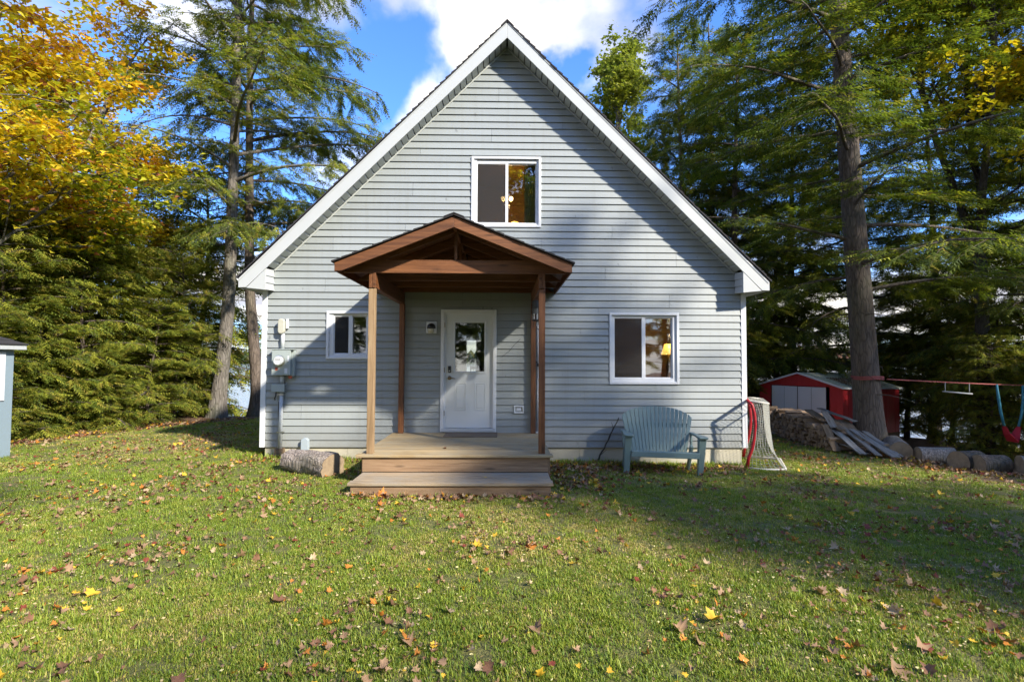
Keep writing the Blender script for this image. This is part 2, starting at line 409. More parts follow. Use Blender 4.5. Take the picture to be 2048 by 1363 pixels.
# ------------------------------------------------------------------ terrain
def lerp(x, xs, ys): return np.interp(x, xs, ys)
def edge_left(y): return lerp(y, [-30, -9, -0.8, 0.9, 3.4, 5.1, 6.6, 8], [-9, -7.5, -6.0, -5.0, -4.85, -3.95, -3.0, -2.5])
def edge_right(y): return lerp(y, [-20, -6, -2, -0.6, 0, 1.4, 2.2, 6.5], [19, 16.5, 13.9, 13.05, 12.8, 12.6, 11.9, 11.9])
def gz(x, y):
    x = np.asarray(x, dtype=float); y = np.asarray(y, dtype=float)
    t = np.clip((y + 9.5) / 9.5, 0, 1) ** 1.5
    z = t * (-0.20 - 0.016 * np.clip(x, -8, 13))
    z = z - 0.035 * np.clip(y, 0, 8)*0.3
    z = z - 0.09 * np.clip(x - edge_right(y), 0, 12) * np.clip((y + 5) / 5, 0, 1)
    z = z - 0.27 * np.clip(y - 7.0 - 0.25*np.clip(x-10, 0, 8), 0, 14)
    z = z + 0.035 * np.sin(x*0.7 + 1) * np.cos(y*0.6) * np.clip((-y - 1) / 4, 0, 1) + 0.012*np.sin(x*2.3+y*1.1)*np.cos(y*1.9)
    return z
def g(x, y): return float(gz(x, y))

def vnoise(x, y, s, seed=0):
    """cheap smooth value noise on arrays"""
    r = np.random.default_rng(100+seed).random((64, 64)); X = x/s + 500; Y = y/s + 500
    xi = np.floor(X).astype(int); yi = np.floor(Y).astype(int); fx = X-xi; fy = Y-yi
    fx = fx*fx*(3-2*fx); fy = fy*fy*(3-2*fy); w = lambda a, b: r[a % 64, b % 64]
    return (w(xi, yi)*(1-fx)+w(xi+1, yi)*fx)*(1-fy) + (w(xi, yi+1)*(1-fx)+w(xi+1, yi+1)*fx)*fy

def lawn_mask(x, y):
    n = (vnoise(x, y, 0.5, 3)-0.5)*0.6
    a = np.clip((x - edge_left(y) + n)*2.2, 0, 1) * np.clip((edge_right(y) - x + n)*1.6, 0, 1) * np.clip((7.2 - y + n)*1.5, 0, 1)
    path = np.clip(1.2 - np.abs(y + 1.35 - 0.15*(x-13) + n*1.5)/0.65, 0, 1) * np.clip((x - 10.6 + n)/1.5, 0, 1)     # worn earth by the logs
    return a * (1 - path)

def ground_mat():
    m = Mat('lawn_earth'); v = m.mapped()
    at = m.n('ShaderNodeAttribute'); at.attribute_name = 'tint'
    sp = m.n('ShaderNodeSeparateColor'); m.l(at.outputs['Color'], sp.inputs[0])
    n1 = m.noise(v, 22, 6, 0.7); n2 = m.noise(v, 1.1, 4); n3 = m.noise(v, 90, 3)
    gr = m.ramp(n1, [(0.3, (0.08, 0.085, 0.02)), (0.55, (0.18, 0.18, 0.045)), (0.75, (0.28, 0.23, 0.09))])
    gr = m.mix(m.ramp(n2, [(0.45, (0,0,0)), (0.75, (0.6,0.6,0.6))]), gr, (0.19, 0.155, 0.06))
    br = m.ramp(n1, [(0.3, (0.05, 0.030, 0.018)), (0.5, (0.13, 0.072, 0.038)), (0.7, (0.24, 0.13, 0.065))])
    m.col(m.mix(sp.outputs[0], br, gr)); m.bump(m.math('ADD', n1, n3), 0.9, 0.03); m.set(Roughness=0.95); return m.m
def build_ground():
    xs = np.concatenate([np.arange(-70, -14, 2.0), np.arange(-14, 24, 0.22), np.arange(24, 80, 2.0)])
    ys = np.concatenate([np.arange(-60, -11, 2.0), np.arange(-11, 12, 0.22), np.arange(12, 40, 1.0)])
    X, Y = np.meshgrid(xs, ys); X = X.ravel(); Y = Y.ravel(); Z = gz(X, Y)
    nx = len(xs); i = np.arange(nx-1)[None, :] + (np.arange(len(ys)-1)*nx)[:, None]; i = i.ravel()
    T = np.stack([i, i+1, i+nx+1, i+nx], 1)
    lm = lawn_mask(X, Y); c = np.stack([lm, lm, lm], 1)
    me = np_mesh('lawn', np.stack([X, Y, Z], 1), T, ground_mat(), c, True)
    o = bpy.data.objects.new('lawn', me); COL.objects.link(o); return tag(o, kind='structure')
LAWN = build_ground()

def water_mat():
    m = Mat('lake_water'); m.col((0.02, 0.035, 0.045)); m.set(Roughness=0.12)
    n = m.noise(m.mapped((0.35, 1.2, 1)), 1.4, 4, 0.6); m.bump(n, 0.35, 0.12); return m.m
def build_lake():
    m = MB(); m.add([(-1500, 12, -3.0), (1500, 12, -3.0), (1500, 1400, -3.0), (-1500, 1400, -3.0)], [(0, 1, 2, 3)])
    tag(m.build('lake', water_mat()), kind='structure')
    # the far shore: a low ridge carrying autumn woods
    m = MB(); n = 120
    for i in range(n+1):
        x = -900 + 1800*i/n; h = 12 + 9*math.sin(i*0.31+1) + 5*math.sin(i*0.83) + 3*math.sin(i*2.1)
        m.v += [(x, 640 + 20*math.sin(i*0.4), -3.4), (x, 720, h), (x, 900, h*0.9+4)]
    for i in range(n):
        a = i*3; m.f += [(a, a+3, a+4, a+1), (a+1, a+4, a+5, a+2)]
    hm = plain('wooded_hill', (0.07, 0.085, 0.04), 0.95, 0.5, 0.05, 0)
    tag(m.build('hills', hm, smooth=True), kind='structure')
    V = []; T = []; C = []; r = np.random.default_rng(5)
    pal = [(0.05, 0.075, 0.03), (0.07, 0.09, 0.03), (0.12, 0.11, 0.035), (0.20, 0.11, 0.04), (0.16, 0.07, 0.035), (0.04, 0.06, 0.035)]
    cnt = 0
    for k in range(2200):
        x = r.uniform(-700, 760); y = 636 + 85*r.random()**1.4; zb = -3.3 + (y-640)/80*(10 + 6*math.sin(x*0.02))
        h = r.uniform(8, 17); w = r.uniform(3, 6.5); c = np.array(pal[r.integers(len(pal))])*r.uniform(0.8, 1.2)
        nn = 7; ph = r.random()*6
        ring = lambda rr, zz: [(x+rr*w*math.cos(ph+2*PI*i/nn)*r.uniform(0.8, 1.15), y+rr*w*math.sin(ph+2*PI*i/nn), zb+zz*h*r.uniform(0.93, 1.06)) for i in range(nn)]
        vs = ring(0.5, 0.02) + ring(0.95, 0.3) + ring(0.8, 0.65) + [(x, y, zb+h)]
        fs = []
        for a in range(2):
            for i in range(nn):
                p, q = a*nn+i, a*nn+(i+1) % nn; fs += [(p, q, q+nn), (p, q+nn, p+nn)]
        fs += [(2*nn+i, 2*nn+(i+1) % nn, 3*nn) for i in range(nn)]
        V += vs; T += [(a+cnt, b+cnt, c_+cnt) for a, b, c_ in fs]; C += [c]*len(vs); cnt += len(vs)
    me = np_mesh('far_woods', np.array(V), np.array(T), FOL, np.array(C))
    o = bpy.data.objects.new('far_woods', me); COL.objects.link(o)
    tag(o, 'autumn woods along the far shore of the lake', 'woods', kind='stuff')
build_lake()


# ------------------------------------------------------------------ the cottage
HX0, HX1, HCX, HY1 = 0.0, 8.8, 4.40, 9.3
LAP = 0.1272; ZB = -0.014
def build_cottage():
    H = root('cottage', (4.4, 0, -0.3), 'pale grey clapboard cottage with steep white-edged gable and dark shingle roof', 'house')
    # openings in the gable wall (x0,x1,z0,z1)
    OP = [(3.26, 4.19, 0.20, 2.43), (3.80, 5.00, 4.04, 5.26), (6.335, 7.53, 1.175, 2.39), (1.20, 1.95, 1.61, 2.39)]
    slope = lambda z: max(0.0, (7.40 - z)/0.988)       # half width of the wall above the knee
    def span(z):
        if z < 3.2: return (HX0+0.085, HX1-0.085)
        h = slope(z); return (max(HCX-h, 0.085), min(HCX+h, HX1-0.085))
    wall = MB(); rows = []
    z = ZB; k = 0
    while z < 7.38:
        zt = min(z + LAP, 7.385)
        cuts = sorted({z, zt} | {c for o in OP for c in (o[2], o[3]) if z < c < zt})
        for a, b in zip(cuts, cuts[1:]):
            if b - a < 0.004: continue
            zm = (a+b)/2; segs = [None]
            xa0, xa1 = span(a); xb0, xb1 = span(b)
            ivs = [(xa0, xa1, xb0, xb1)]
            for o in OP:
                if o[2] < zm < o[3]:
                    new = []
                    for (p0, p1, q0, q1) in ivs:
                        if p0 < o[0] and p1 > o[1]: new += [(p0, o[0], q0, o[0]), (o[1], p1, o[1], q1)]
                        else: new.append((p0, p1, q0, q1))
                    ivs = new
            for iv in ivs: rows.append((z, a, b, iv, k))
        z += LAP; k += 1
    for z, a, b, (p0, p1, q0, q1), k in rows:
        if min(p1, q1) - max(p0, q0) < 0.02 and b > 7.3: continue
        wall.box(max(p0, q0), min(p1, q1) if min(p1, q1) > max(p0, q0) else max(p0, q0)+0.01, 0.004, 0.11, a, b)
    W = wall.build('gable_wall', plain('sheathing', (0.10, 0.10, 0.10), 0.9), H)
    rj = random.Random(3)
    def course(z, a, b, p0, p1, q0, q1):
        m = MB(); fy = lambda zz: -0.025 + 0.022*(zz - z)/LAP
        m.add([(p0, fy(a), a), (p1, fy(a), a), (q1, fy(b), b), (q0, fy(b), b), (p0, 0.002, a), (p1, 0.002, a), (q1, 0.002, b), (q0, 0.002, b)],
              [(0,1,2,3), (4,7,6,5), (0,4,5,1), (1,5,6,2), (2,6,7,3), (3,7,4,0)])
        m.build('siding_board', SIDING, W)
    for z, a, b, (p0, p1, q0, q1), k in rows:
        L = p1 - p0
        # vinyl comes in 3.8 m lengths: staggered joints every second course
        cuts = [p0]
        if L > 1.2 and b - a > 0.1:
            off = (1.9 + (k//2)*1.31) % 3.8
            c = off - 3.8
            while c < p1:
                if c > p0 + 0.5 and c < p1 - 0.5 and abs(q0-p0) < 3: cuts.append(c)
                c += 3.8
        cuts.append(p1)
        for i in range(len(cuts)-1):
            c0, c1 = cuts[i], cuts[i+1]
            e0 = q0 if i == 0 else c0 + 0.004; e1 = q1 if i == len(cuts)-2 else c1
            s0 = p0 if i == 0 else c0 + 0.004
            # the top of each course tucks in under the next one
            course(z, a, b - (0.004 if b >= z+LAP-1e-4 else 0), s0, c1, e0, e1)
    # corner posts
    for x0, x1 in ((-0.012, 0.082), (8.718, 8.812)):
        MB().box(x0, x1, -0.028, 0.0, -0.02, 2.86).box(x0 if x0 < 0 else x1-0.012, x0+0.012 if x0 < 0 else x1, 0.0, 0.09, -0.02, 2.86).build('corner_trim', WHITE if x0 < 0 else WHITE, H, 0.004)
    # foundation panels
    fx = [0.075, 1.55, 2.9, 4.35, 5.75, 7.15, 8.05, 8.715]
    for a, b in zip(fx, fx[1:]):
        MB().box(a+0.002, b-0.002, 0.012, 0.06, -0.65, -0.016).build('foundation_panel', CREAM, H)
    MB().box(0.08, 8.71, 0.065, HY1-0.02, -0.9, -0.02).build('foundation', CREAM, H)
    # side and back walls, with the same laps in one mesh each
    for nm, xo, sx in (('side_wall', 0.0, -1), ('side_wall', 8.8, 1)):
        m = MB(); z = ZB
        while z < 2.85:
            m.add([(xo+sx*0.019, 0.06, z), (xo+sx*0.019, HY1, z), (xo+sx*0.003, HY1, z+LAP), (xo+sx*0.003, 0.06, z+LAP), (xo-sx*0.1, 0.06, z), (xo-sx*0.1, HY1, z), (xo-sx*0.1, HY1, z+LAP), (xo-sx*0.1, 0.06, z+LAP)],
                  [(0,1,2,3), (4,7,6,5), (0,4,5,1), (1,5,6,2), (2,6,7,3), (3,7,4,0)])
            z += LAP
        m.build(nm, SIDING, H)
    bx0, bx1, bz0, bz1 = 3.03, 3.37, 0.30, 2.27
    m = MB().box(0.1, bx0, HY1-0.1, HY1, -0.02, 2.85).box(bx1, 8.7, HY1-0.1, HY1, -0.02, 2.85).box(bx0, bx1, HY1-0.1, HY1, -0.02, bz0).box(bx0, bx1, HY1-0.1, HY1, bz1, 2.85)
    m.prism([(0.1, 2.85), (8.7, 2.85), (4.4, 7.35)], HY1-0.1, HY1)
    m.build('back_wall', SIDING, H)
    MB().box(bx0, bx1, HY1-0.06, HY1-0.054, bz0, bz1).build('patio_glass', glass_mat('clear_glass', (0.95, 0.97, 0.96), 0.0), H)
    # rooms behind the windows
    MB().box(0.1, 8.7, 0.12, HY1-0.1, 0.20, 0.25).build('room_floor', FLOORW, H)
    MB().box(0.1, 8.7, 0.12, HY1-0.1, 2.72, 2.80).build('room_ceiling', PANEL, H)
    m = MB()
    for i in range(20): m.box(5.3, 8.7, 3.6, 3.63, 0.26+i*0.123, 0.26+i*0.123+0.119)
    for i in range(20): m.box(5.26, 5.3, 0.14, 3.6, 0.26+i*0.123, 0.26+i*0.123+0.119)
    for i in range(24): m.box(2.2, 6.6, 2.5, 2.53, 2.82+i*0.123, 2.82+i*0.123+0.119)
    m.box(2.12, 2.2, 0.14, 2.5, 2.82, 5.6).box(6.6, 6.68, 0.14, 2.5, 2.82, 5.6).box(2.2, 6.6, 0.14, 2.5, 5.6, 5.64)
    m.box(2.05, 2.1, 0.14, 3.5, 0.26, 2.7)
    m.build('inner_wall', PANEL, H)
    # roof: deck slabs, shingles, rake boards, soffits, boxed eaves
    RF = root_part = bpy.data.objects.new('roof', bpy.data.meshes.new('roof'))
    apex, ev = (4.40, 7.638), 2.975
    hw = 4.69
    m = MB()
    for sx in (-1, 1):
        m.prism([(apex[0], apex[1]-0.01), (apex[0], apex[1]-0.14), (apex[0]+sx*(hw-0.03), ev-0.10), (apex[0]+sx*(hw-0.03), ev+0.02)], -0.33, HY1+0.3)
    RF = m.build('roof', plain('roof_deck', (0.12, 0.10, 0.08), 0.9), H)
    # shingles
    m = MB(); r = random.Random(4); n = 48; SL = math.hypot(hw+0.02, apex[1]-ev); dx, dz = (hw+0.02)/SL, (apex[1]-ev)/SL
    for sx in (-1, 1):
        for i in range(n):
            s0, s1 = SL*i/n, SL*(i+1)/n + 0.0
            y0 = -0.372 + r.uniform(-0.006, 0.006); t0, t1 = 0.010, 0.026 + r.uniform(0, 0.006)
            P = lambda s, t, y: (apex[0]+sx*(s*dx + t*dz), y, apex[1] - s*dz + t*dx)
            ya = y0; 
            while ya < HY1+0.34:
                yb = min(ya + r.uniform(0.25, 0.4), HY1+0.34)
                tt = t1 + r.uniform(-0.002, 0.003)
                m.add([P(s0, -0.004, ya), P(s1, -0.004, ya), P(s1, tt, ya), P(s0, t0, ya), P(s0, -0.004, yb-0.005), P(s1, -0.004, yb-0.005), P(s1, tt, yb-0.005), P(s0, t0, yb-0.005)],
                      [(0,1,2,3), (4,7,6,5), (1,5,6,2), (2,6,7,3), (0,3,7,4)])
                ya = yb
    m.prism([(4.4, 7.674), (4.30, 7.574), (4.30, 7.562), (4.4, 7.655), (4.50, 7.562), (4.50, 7.574)], -0.376, HY1+0.34)
    tag(m.build('shingles', SHINGLE, RF), kind='stuff')
    for sx in (-1, 1):
        X = lambda x: HCX + sx*x
        m = MB()
        low = lambda x: 7.345 - x*0.995
        xb = (7.345 - 2.815)/0.995
        m.prism([(X(0.0012), 7.634), (X(0.0012), 7.345), (X(xb), 2.815), (X(hw-0.004), 2.812), (X(hw-0.004), ev-0.004)], -0.352, -0.328)
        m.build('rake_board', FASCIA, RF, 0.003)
        # slim metal lip along the top
        m = MB(); m.bar((X(0.02), -0.352, 7.60), (X(hw-0.02), -0.352, ev-0.03), 0.012, 0.018, (0, 1, 0)); m.build('drip_edge', FASCIA, RF)
        # boxed eave return
        m = MB()
        m.prism([(X(xb-0.005), 2.808), (X(4.22), 2.775), (X(4.22), low(4.22)-0.004)], -0.347, -0.325)
        m.add([(X(4.222), -0.345, 2.776), (X(hw-0.01), -0.345, 2.812), (X(hw-0.01), HY1, 2.84), (X(4.222), 0.0, 2.80), (X(4.39), 0.02, 2.81), (X(4.39), HY1, 2.84)],
              [(0, 1, 2, 5, 4, 3)])
        m.box(min(X(hw-0.02), X(hw)), max(X(hw-0.02), X(hw)), -0.325, HY1, 2.81, ev-0.02)
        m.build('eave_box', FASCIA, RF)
        for i in range(3):
            z0 = 2.778 + i*0.125; z1 = z0 + 0.122
            m = MB(); xi = 4.214
            m.add([(X(xi-0.010), -0.325, z0), (X(xi-0.010), -0.02, z0+0.02), (X(xi+0.004), -0.02, z1+0.02), (X(xi+0.004), -0.325, z1), (X(xi+0.02), -0.325, z0), (X(xi+0.02), -0.02, z0+0.02), (X(xi+0.02), -0.02, z1+0.02), (X(xi+0.02), -0.325, z1)],
                  [(0,1,2,3), (4,7,6,5), (0,4,5,1), (1,5,6,2), (2,6,7,3), (3,7,4,0)])
            m.build('eave_board', FASCIA, RF)
        n = 40
        for i in range(n):
            a, b = 4.21*i/n + 0.0, 4.21*(i+1)/n
            m = MB(); o = 0.006
            za, zb = low(a)+0.022, low(b)+0.022
            d = 0.022
            m.add([(X(a+0.016), -0.326, za-0.012), (X(b), -0.326, zb+d), (X(b), 0.0, zb+d), (X(a+0.016), 0.0, za-0.012), (X(a+0.016), -0.326, za+0.03), (X(b), -0.326, zb+0.03), (X(b), 0.0, zb+0.03), (X(a+0.016), 0.0, za+0.03)],
                  [(0,1,2,3), (4,7,6,5), (0,4,5,1), (1,5,6,2), (2,6,7,3), (3,7,4,0)])
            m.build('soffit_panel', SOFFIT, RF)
        m = MB(); m.bar((X(0.02), -0.012, low(0.02)+0.0), (X(4.2), -0.012, low(4.2)+0.0), 0.022, 0.03, (0, 1, 0)); m.build('soffit_trim', SOFFIT, RF)
    # windows
    def window(x0, x1, z0, z1, gl, gr, gz0, gz1, label):
        cas = 0.045
        m = MB()
        # casing flange, standing proud of the laps
        m.box(x0, x0+cas, -0.040, 0.02, z0, z1).box(x1-cas, x1, -0.040, 0.02, z0, z1).box(x0+cas, x1-cas, -0.040, 0.02, z1-cas, z1).box(x0+cas, x1-cas, -0.040, 0.02, z0, z0+cas)
        w = m.build('window', WHITE, H, 0.004); w['label'] = label
        ix0, ix1, iz0, iz1 = x0+cas, x1-cas, z0+cas, z1-cas
        m = MB()      # jamb inside the casing
        m.box(ix0, gl[0]-0.012, -0.012, 0.09, iz0, iz1).box(gr[1]+0.012, ix1, -0.004, 0.09, iz0, iz1)
        m.box(gl[0]-0.012, gr[1]+0.012, 0.0, 0.09, gz1+0.012, iz1).box(gl[0]-0.012, gr[1]+0.012, -0.014, 0.09, iz0, gz0-0.012)
        m.build('frame', WHITE, w, 0.003)
        mid0, mid1 = gl[1]+0.001, gr[0]-0.001
        m = MB()
        m.box(mid0, mid1, 0.0, 0.05, gz0-0.012, gz1+0.012)
        m.box(gl[0]-0.012, gl[0]+0.004, 0.006, 0.05, gz0-0.012, gz1+0.012).box(gl[0]+0.004, mid0, 0.006, 0.05, gz1-0.004, gz1+0.012).box(gl[0]+0.004, mid0, 0.006, 0.05, gz0-0.012, gz0+0.004)
        m.build('sash', WHITE, w, 0.003)
        m = MB(); m.box(mid1, gr[1]+0.012, 0.03, 0.07, gz1-0.004, gz1+0.012).box(mid1, gr[1]+0.012, 0.03, 0.07, gz0-0.012, gz0+0.006).box(gr[1]-0.006, gr[1]+0.012, 0.03, 0.07, gz0+0.006, gz1-0.004)
        m.build('sash', WHITE, w, 0.003)
        MB().box(gl[0]+0.002, gl[1], 0.012, 0.0135, gz0+0.002, gz1-0.002).build('insect_screen', SCREEN, w)
        MB().box(gl[0]+0.002, gl[1], 0.036, 0.041, gz0+0.002, gz1-0.002).build('pane', GLASS, w)
        MB().box(gr[0]-0.004, gr[1]-0.004, 0.052, 0.057, gz0+0.004, gz1-0.004).build('pane', GLASS, w)
        return w
    window(3.756, 5.038, 3.996, 5.305, (3.863, 4.38), (4.433, 4.943), 4.085, 5.178, 'upstairs sliding window with cream curtain and lamps inside')
    window(6.292, 7.571, 1.131, 2.435, (6.391, 6.89), (6.96, 7.448), 1.248, 2.335, 'ground floor sliding window with warm lamplight inside')
    window(1.152, 1.995, 1.568, 2.435, (1.29, 1.542), (1.618, 1.856), 1.67, 2.34, 'small sliding window left of the porch')
    # entrance door
    dx0, dx1, dz0, dz1 = 3.222, 4.232, 0.262, 2.474
    m = MB(); c = 0.062
    m.box(dx0, dx0+c, -0.045, 0.02, dz0, dz1).box(dx1-c, dx1, -0.045, 0.02, dz0, dz1).box(dx0+c, dx1-c, -0.045, 0.02, dz1-c, dz1)
    D = m.build('door_frame', WHITE, H, 0.006)
    m = MB(); j = 0.025
    m.box(dx0+c, dx0+c+j, -0.008, 0.10, 0.33, dz1-c).box(dx1-c-j, dx1-c, -0.008, 0.10, 0.33, dz1-c).box(dx0+c+j, dx1-c-j, -0.008, 0.10, dz1-c-j, dz1-c)
    m.build('jamb', WHITE, D, 0.002)
    MB().box(dx0+0.02, dx1-0.02, -0.055, 0.1, 0.262, 0.328).build('threshold', plain('aluminium_sill', (0.5, 0.52, 0.53), 0.35, 0.1), D, 0.006)
    sx0, sx1, sz0, sz1 = dx0+c+j, dx1-c-j, 0.335, dz1-c-j
    gx0, gx1, gz0_, gz1_ = 3.478, 4.010, 1.35, 2.237
    m = MB()
    m.box(sx0, gx0, 0.018, 0.06, sz0, sz1).box(gx1, sx1, 0.018, 0.06, sz0, sz1).box(gx0, gx1, 0.018, 0.06, sz0, gz0_).box(gx0, gx1, 0.018, 0.06, gz1_, sz1)
    DR = m.build('door', DOORM, H)
    m = MB(); f = 0.04
    m.box(gx0-f, gx0, 0.006, 0.05, gz0_-f, gz1_+f).box(gx1, gx1+f, 0.006, 0.05, gz0_-f, gz1_+f).box(gx0, gx1, 0.006, 0.05, gz0_-f, gz0_).box(gx0, gx1, 0.006, 0.05, gz1_, gz1_+f)
    m.build('glass_surround', DOORM, DR, 0.008)
    MB().box(gx0, gx1, 0.030, 0.036, gz0_, gz1_).build('pane', GLASS, DR)
    for px0, px1 in ((3.470, 3.685), (3.835, 4.035)):
        z0, z1 = 0.645, 1.145
        m = MB(); t = 0.018
        m.box(px0, px0+t, 0.010, 0.02, z0, z1).box(px1-t, px1, 0.010, 0.02, z0, z1).box(px0+t, px1-t, 0.010, 0.02, z0, z0+t).box(px0+t, px1-t, 0.010, 0.02, z1-t, z1)
        m.prism([(px0+0.04, z0+0.04), (px1-0.04, z0+0.04), (px1-0.04, z1-0.04), (px0+0.04, z1-0.04)], 0.011, 0.0185)
        m.build('moulded_panel', DOORM, DR, 0.004)
    m = MB(); m.box(3.352, 3.408, -0.004, 0.02, 1.325, 1.45); db = m.build('keypad_lock', BLACKP, DR, 0.018)
    m = MB(); m.lathe([(0.012, -0.012), (0.012, -0.004)], (3.38, 0, 1.36), 'y'); m.build('lock_cylinder', STEELM, DR)
    m = MB(); m.lathe([(0.034, 0.004), (0.034, 0.02)], (3.38, 0, 1.232), 'y'); m.lathe([(0.013, -0.04), (0.013, 0.004)], (3.38, 0, 1.232), 'y')
    m.tube([(3.38, -0.04, 1.232), (3.42, -0.046, 1.234), (3.49, -0.044, 1.222)], [0.011, 0.010, 0.007])
    m.build('handle', BRASS, DR, smooth=True)
    for hz in (0.55, 1.33, 2.15):
        MB().box(dx0+c-0.004, dx0+c+0.012, -0.016, -0.006, hz, hz+0.09).build('hinge', BRASS, D)
    # curtain, lamps and furniture seen through the glass are things of their own
    return H
build_cottage()

def build_inside():
    m = MB(); n = 40
    for i in range(n+1):
        x = 4.74 + 0.24*i/n; y = 0.22 + 0.025*math.sin(i*1.15)
        m.v += [(x, y, 3.9), (x, y, 5.3), (x, y+0.006, 3.9), (x, y+0.006, 5.3)]
    for i in range(n):
        a = i*4; m.f += [(a, a+4, a+5, a+1), (a+2, a+3, a+7, a+6)]
    tag(m.build('curtain', plain('cream_cloth', (0.62, 0.60, 0.50), 0.9, 0.05)), 'cream curtain hanging at the right of the upstairs window', 'curtain')
    C = root('ceiling_lamp', (4.42, 1.0, 5.6), 'two-bulb ceiling lamp glowing behind the upstairs window bar', 'lamp')
    m = MB(); m.tube([(4.42, 1, 5.6), (4.42, 1, 4.93)], 0.008).tube([(4.33, 1, 4.87), (4.42, 1, 4.93), (4.51, 1, 4.87)], 0.008); m.build('stem', BRASS, C)
    for x in (4.335, 4.500):
        MB().lathe([(0.008, -0.05), (0.03, -0.038), (0.042, -0.012), (0.042, 0.012), (0.028, 0.036), (0.012, 0.046)], (x, 1, 4.845), n=14).build('bulb', BULB, C, smooth=True)
    T = root('table_lamp', (4.58, 1.0, 4.0), 'glowing yellow lampshade at the foot of the upstairs window', 'lamp')
    MB().lathe([(0.13, 4.18-4), (0.075, 4.36-4)], (4.58, 1, 4.0), n=20).build('lamp_shade', SHADEM, T, smooth=True)
    MB().lathe([(0.07, -0.02), (0.02, 0.02), (0.03, 0.1), (0.012, 0.2)], (4.58, 1, 3.98), n=12).build('base', BRASS, T)
    t = tag(MB().box(4.2, 4.95, 0.75, 1.25, 3.92, 3.95).box(4.22, 4.26, 0.78, 0.82, 2.8, 3.92).box(4.89, 4.93, 0.78, 0.82, 2.8, 3.92).box(4.22, 4.26, 1.18, 1.22, 2.8, 3.92).box(4.89, 4.93, 1.18, 1.22, 2.8, 3.92).build('side_table', FLOORW), 'tall wooden stand under the upstairs lamp', 'table')
    T = root('table_lamp', (8.0, 2.0, 1.3), 'dim orange lampshade inside the right-hand ground floor window', 'lamp')
    MB().lathe([(0.16, 1.70-1.3), (0.09, 1.93-1.3)], (8.02, 2, 1.3), n=20).build('lamp_shade', SHADEM, T, smooth=True)
    MB().lathe([(0.09, -0.3), (0.05, 0.02), (0.06, 0.15), (0.015, 0.4)], (8.02, 2, 1.3), n=12).build('base', BRASS, T)
    tag(MB().box(7.5, 8.4, 1.6, 2.4, 0.97, 1.0).box(7.52, 7.57, 1.62, 1.67, 0.25, 0.97).box(8.33, 8.38, 1.62, 1.67, 0.25, 0.97).box(7.52, 7.57, 2.33, 2.38, 0.25, 0.97).box(8.33, 8.38, 2.33, 2.38, 0.25, 0.97).build('side_table', FLOORW), 'wooden table under the orange lamp downstairs', 'table')
    for nm, loc, e in (('lamp_light', (4.42, 1.0, 4.7), 11), ('lamp_light', (8.02, 1.75, 2.1), 9)):
        l = bpy.data.lights.new(nm, 'POINT'); l.energy = e; l.color = (1, 0.6, 0.28); l.shadow_soft_size = 0.06
        o = bpy.data.objects.new(nm, l); o.location = loc; COL.objects.link(o)
    # dining chair against the lake door
    K = root('dining_chair', (3.45, 8.0, 0.25), 'dark dining chair silhouetted against the lake through the door glass', 'chair')
    m = MB()
    MB().box(3.25, 3.65, 7.8, 8.2, 0.68, 0.72).build('seat', BLACKP, K)
    for x, y in ((3.27, 7.82), (3.63, 7.82), (3.27, 8.18), (3.63, 8.18)): MB().box(x-0.02, x+0.02, y-0.02, y+0.02, 0.25, 0.68).build('leg', BLACKP, K)
    m = MB().box(3.25, 3.29, 7.8, 7.84, 0.72, 1.38).box(3.61, 3.65, 7.8, 7.84, 0.72, 1.38).box(3.29, 3.61, 7.805, 7.83, 1.26, 1.36).box(3.29, 3.61, 7.805, 7.83, 1.0, 1.06)
    for x in (3.35, 3.43, 3.51): m.box(x, x+0.025, 7.81, 7.828, 1.06, 1.26)
    m.build('backrest', BLACKP, K)
build_inside()

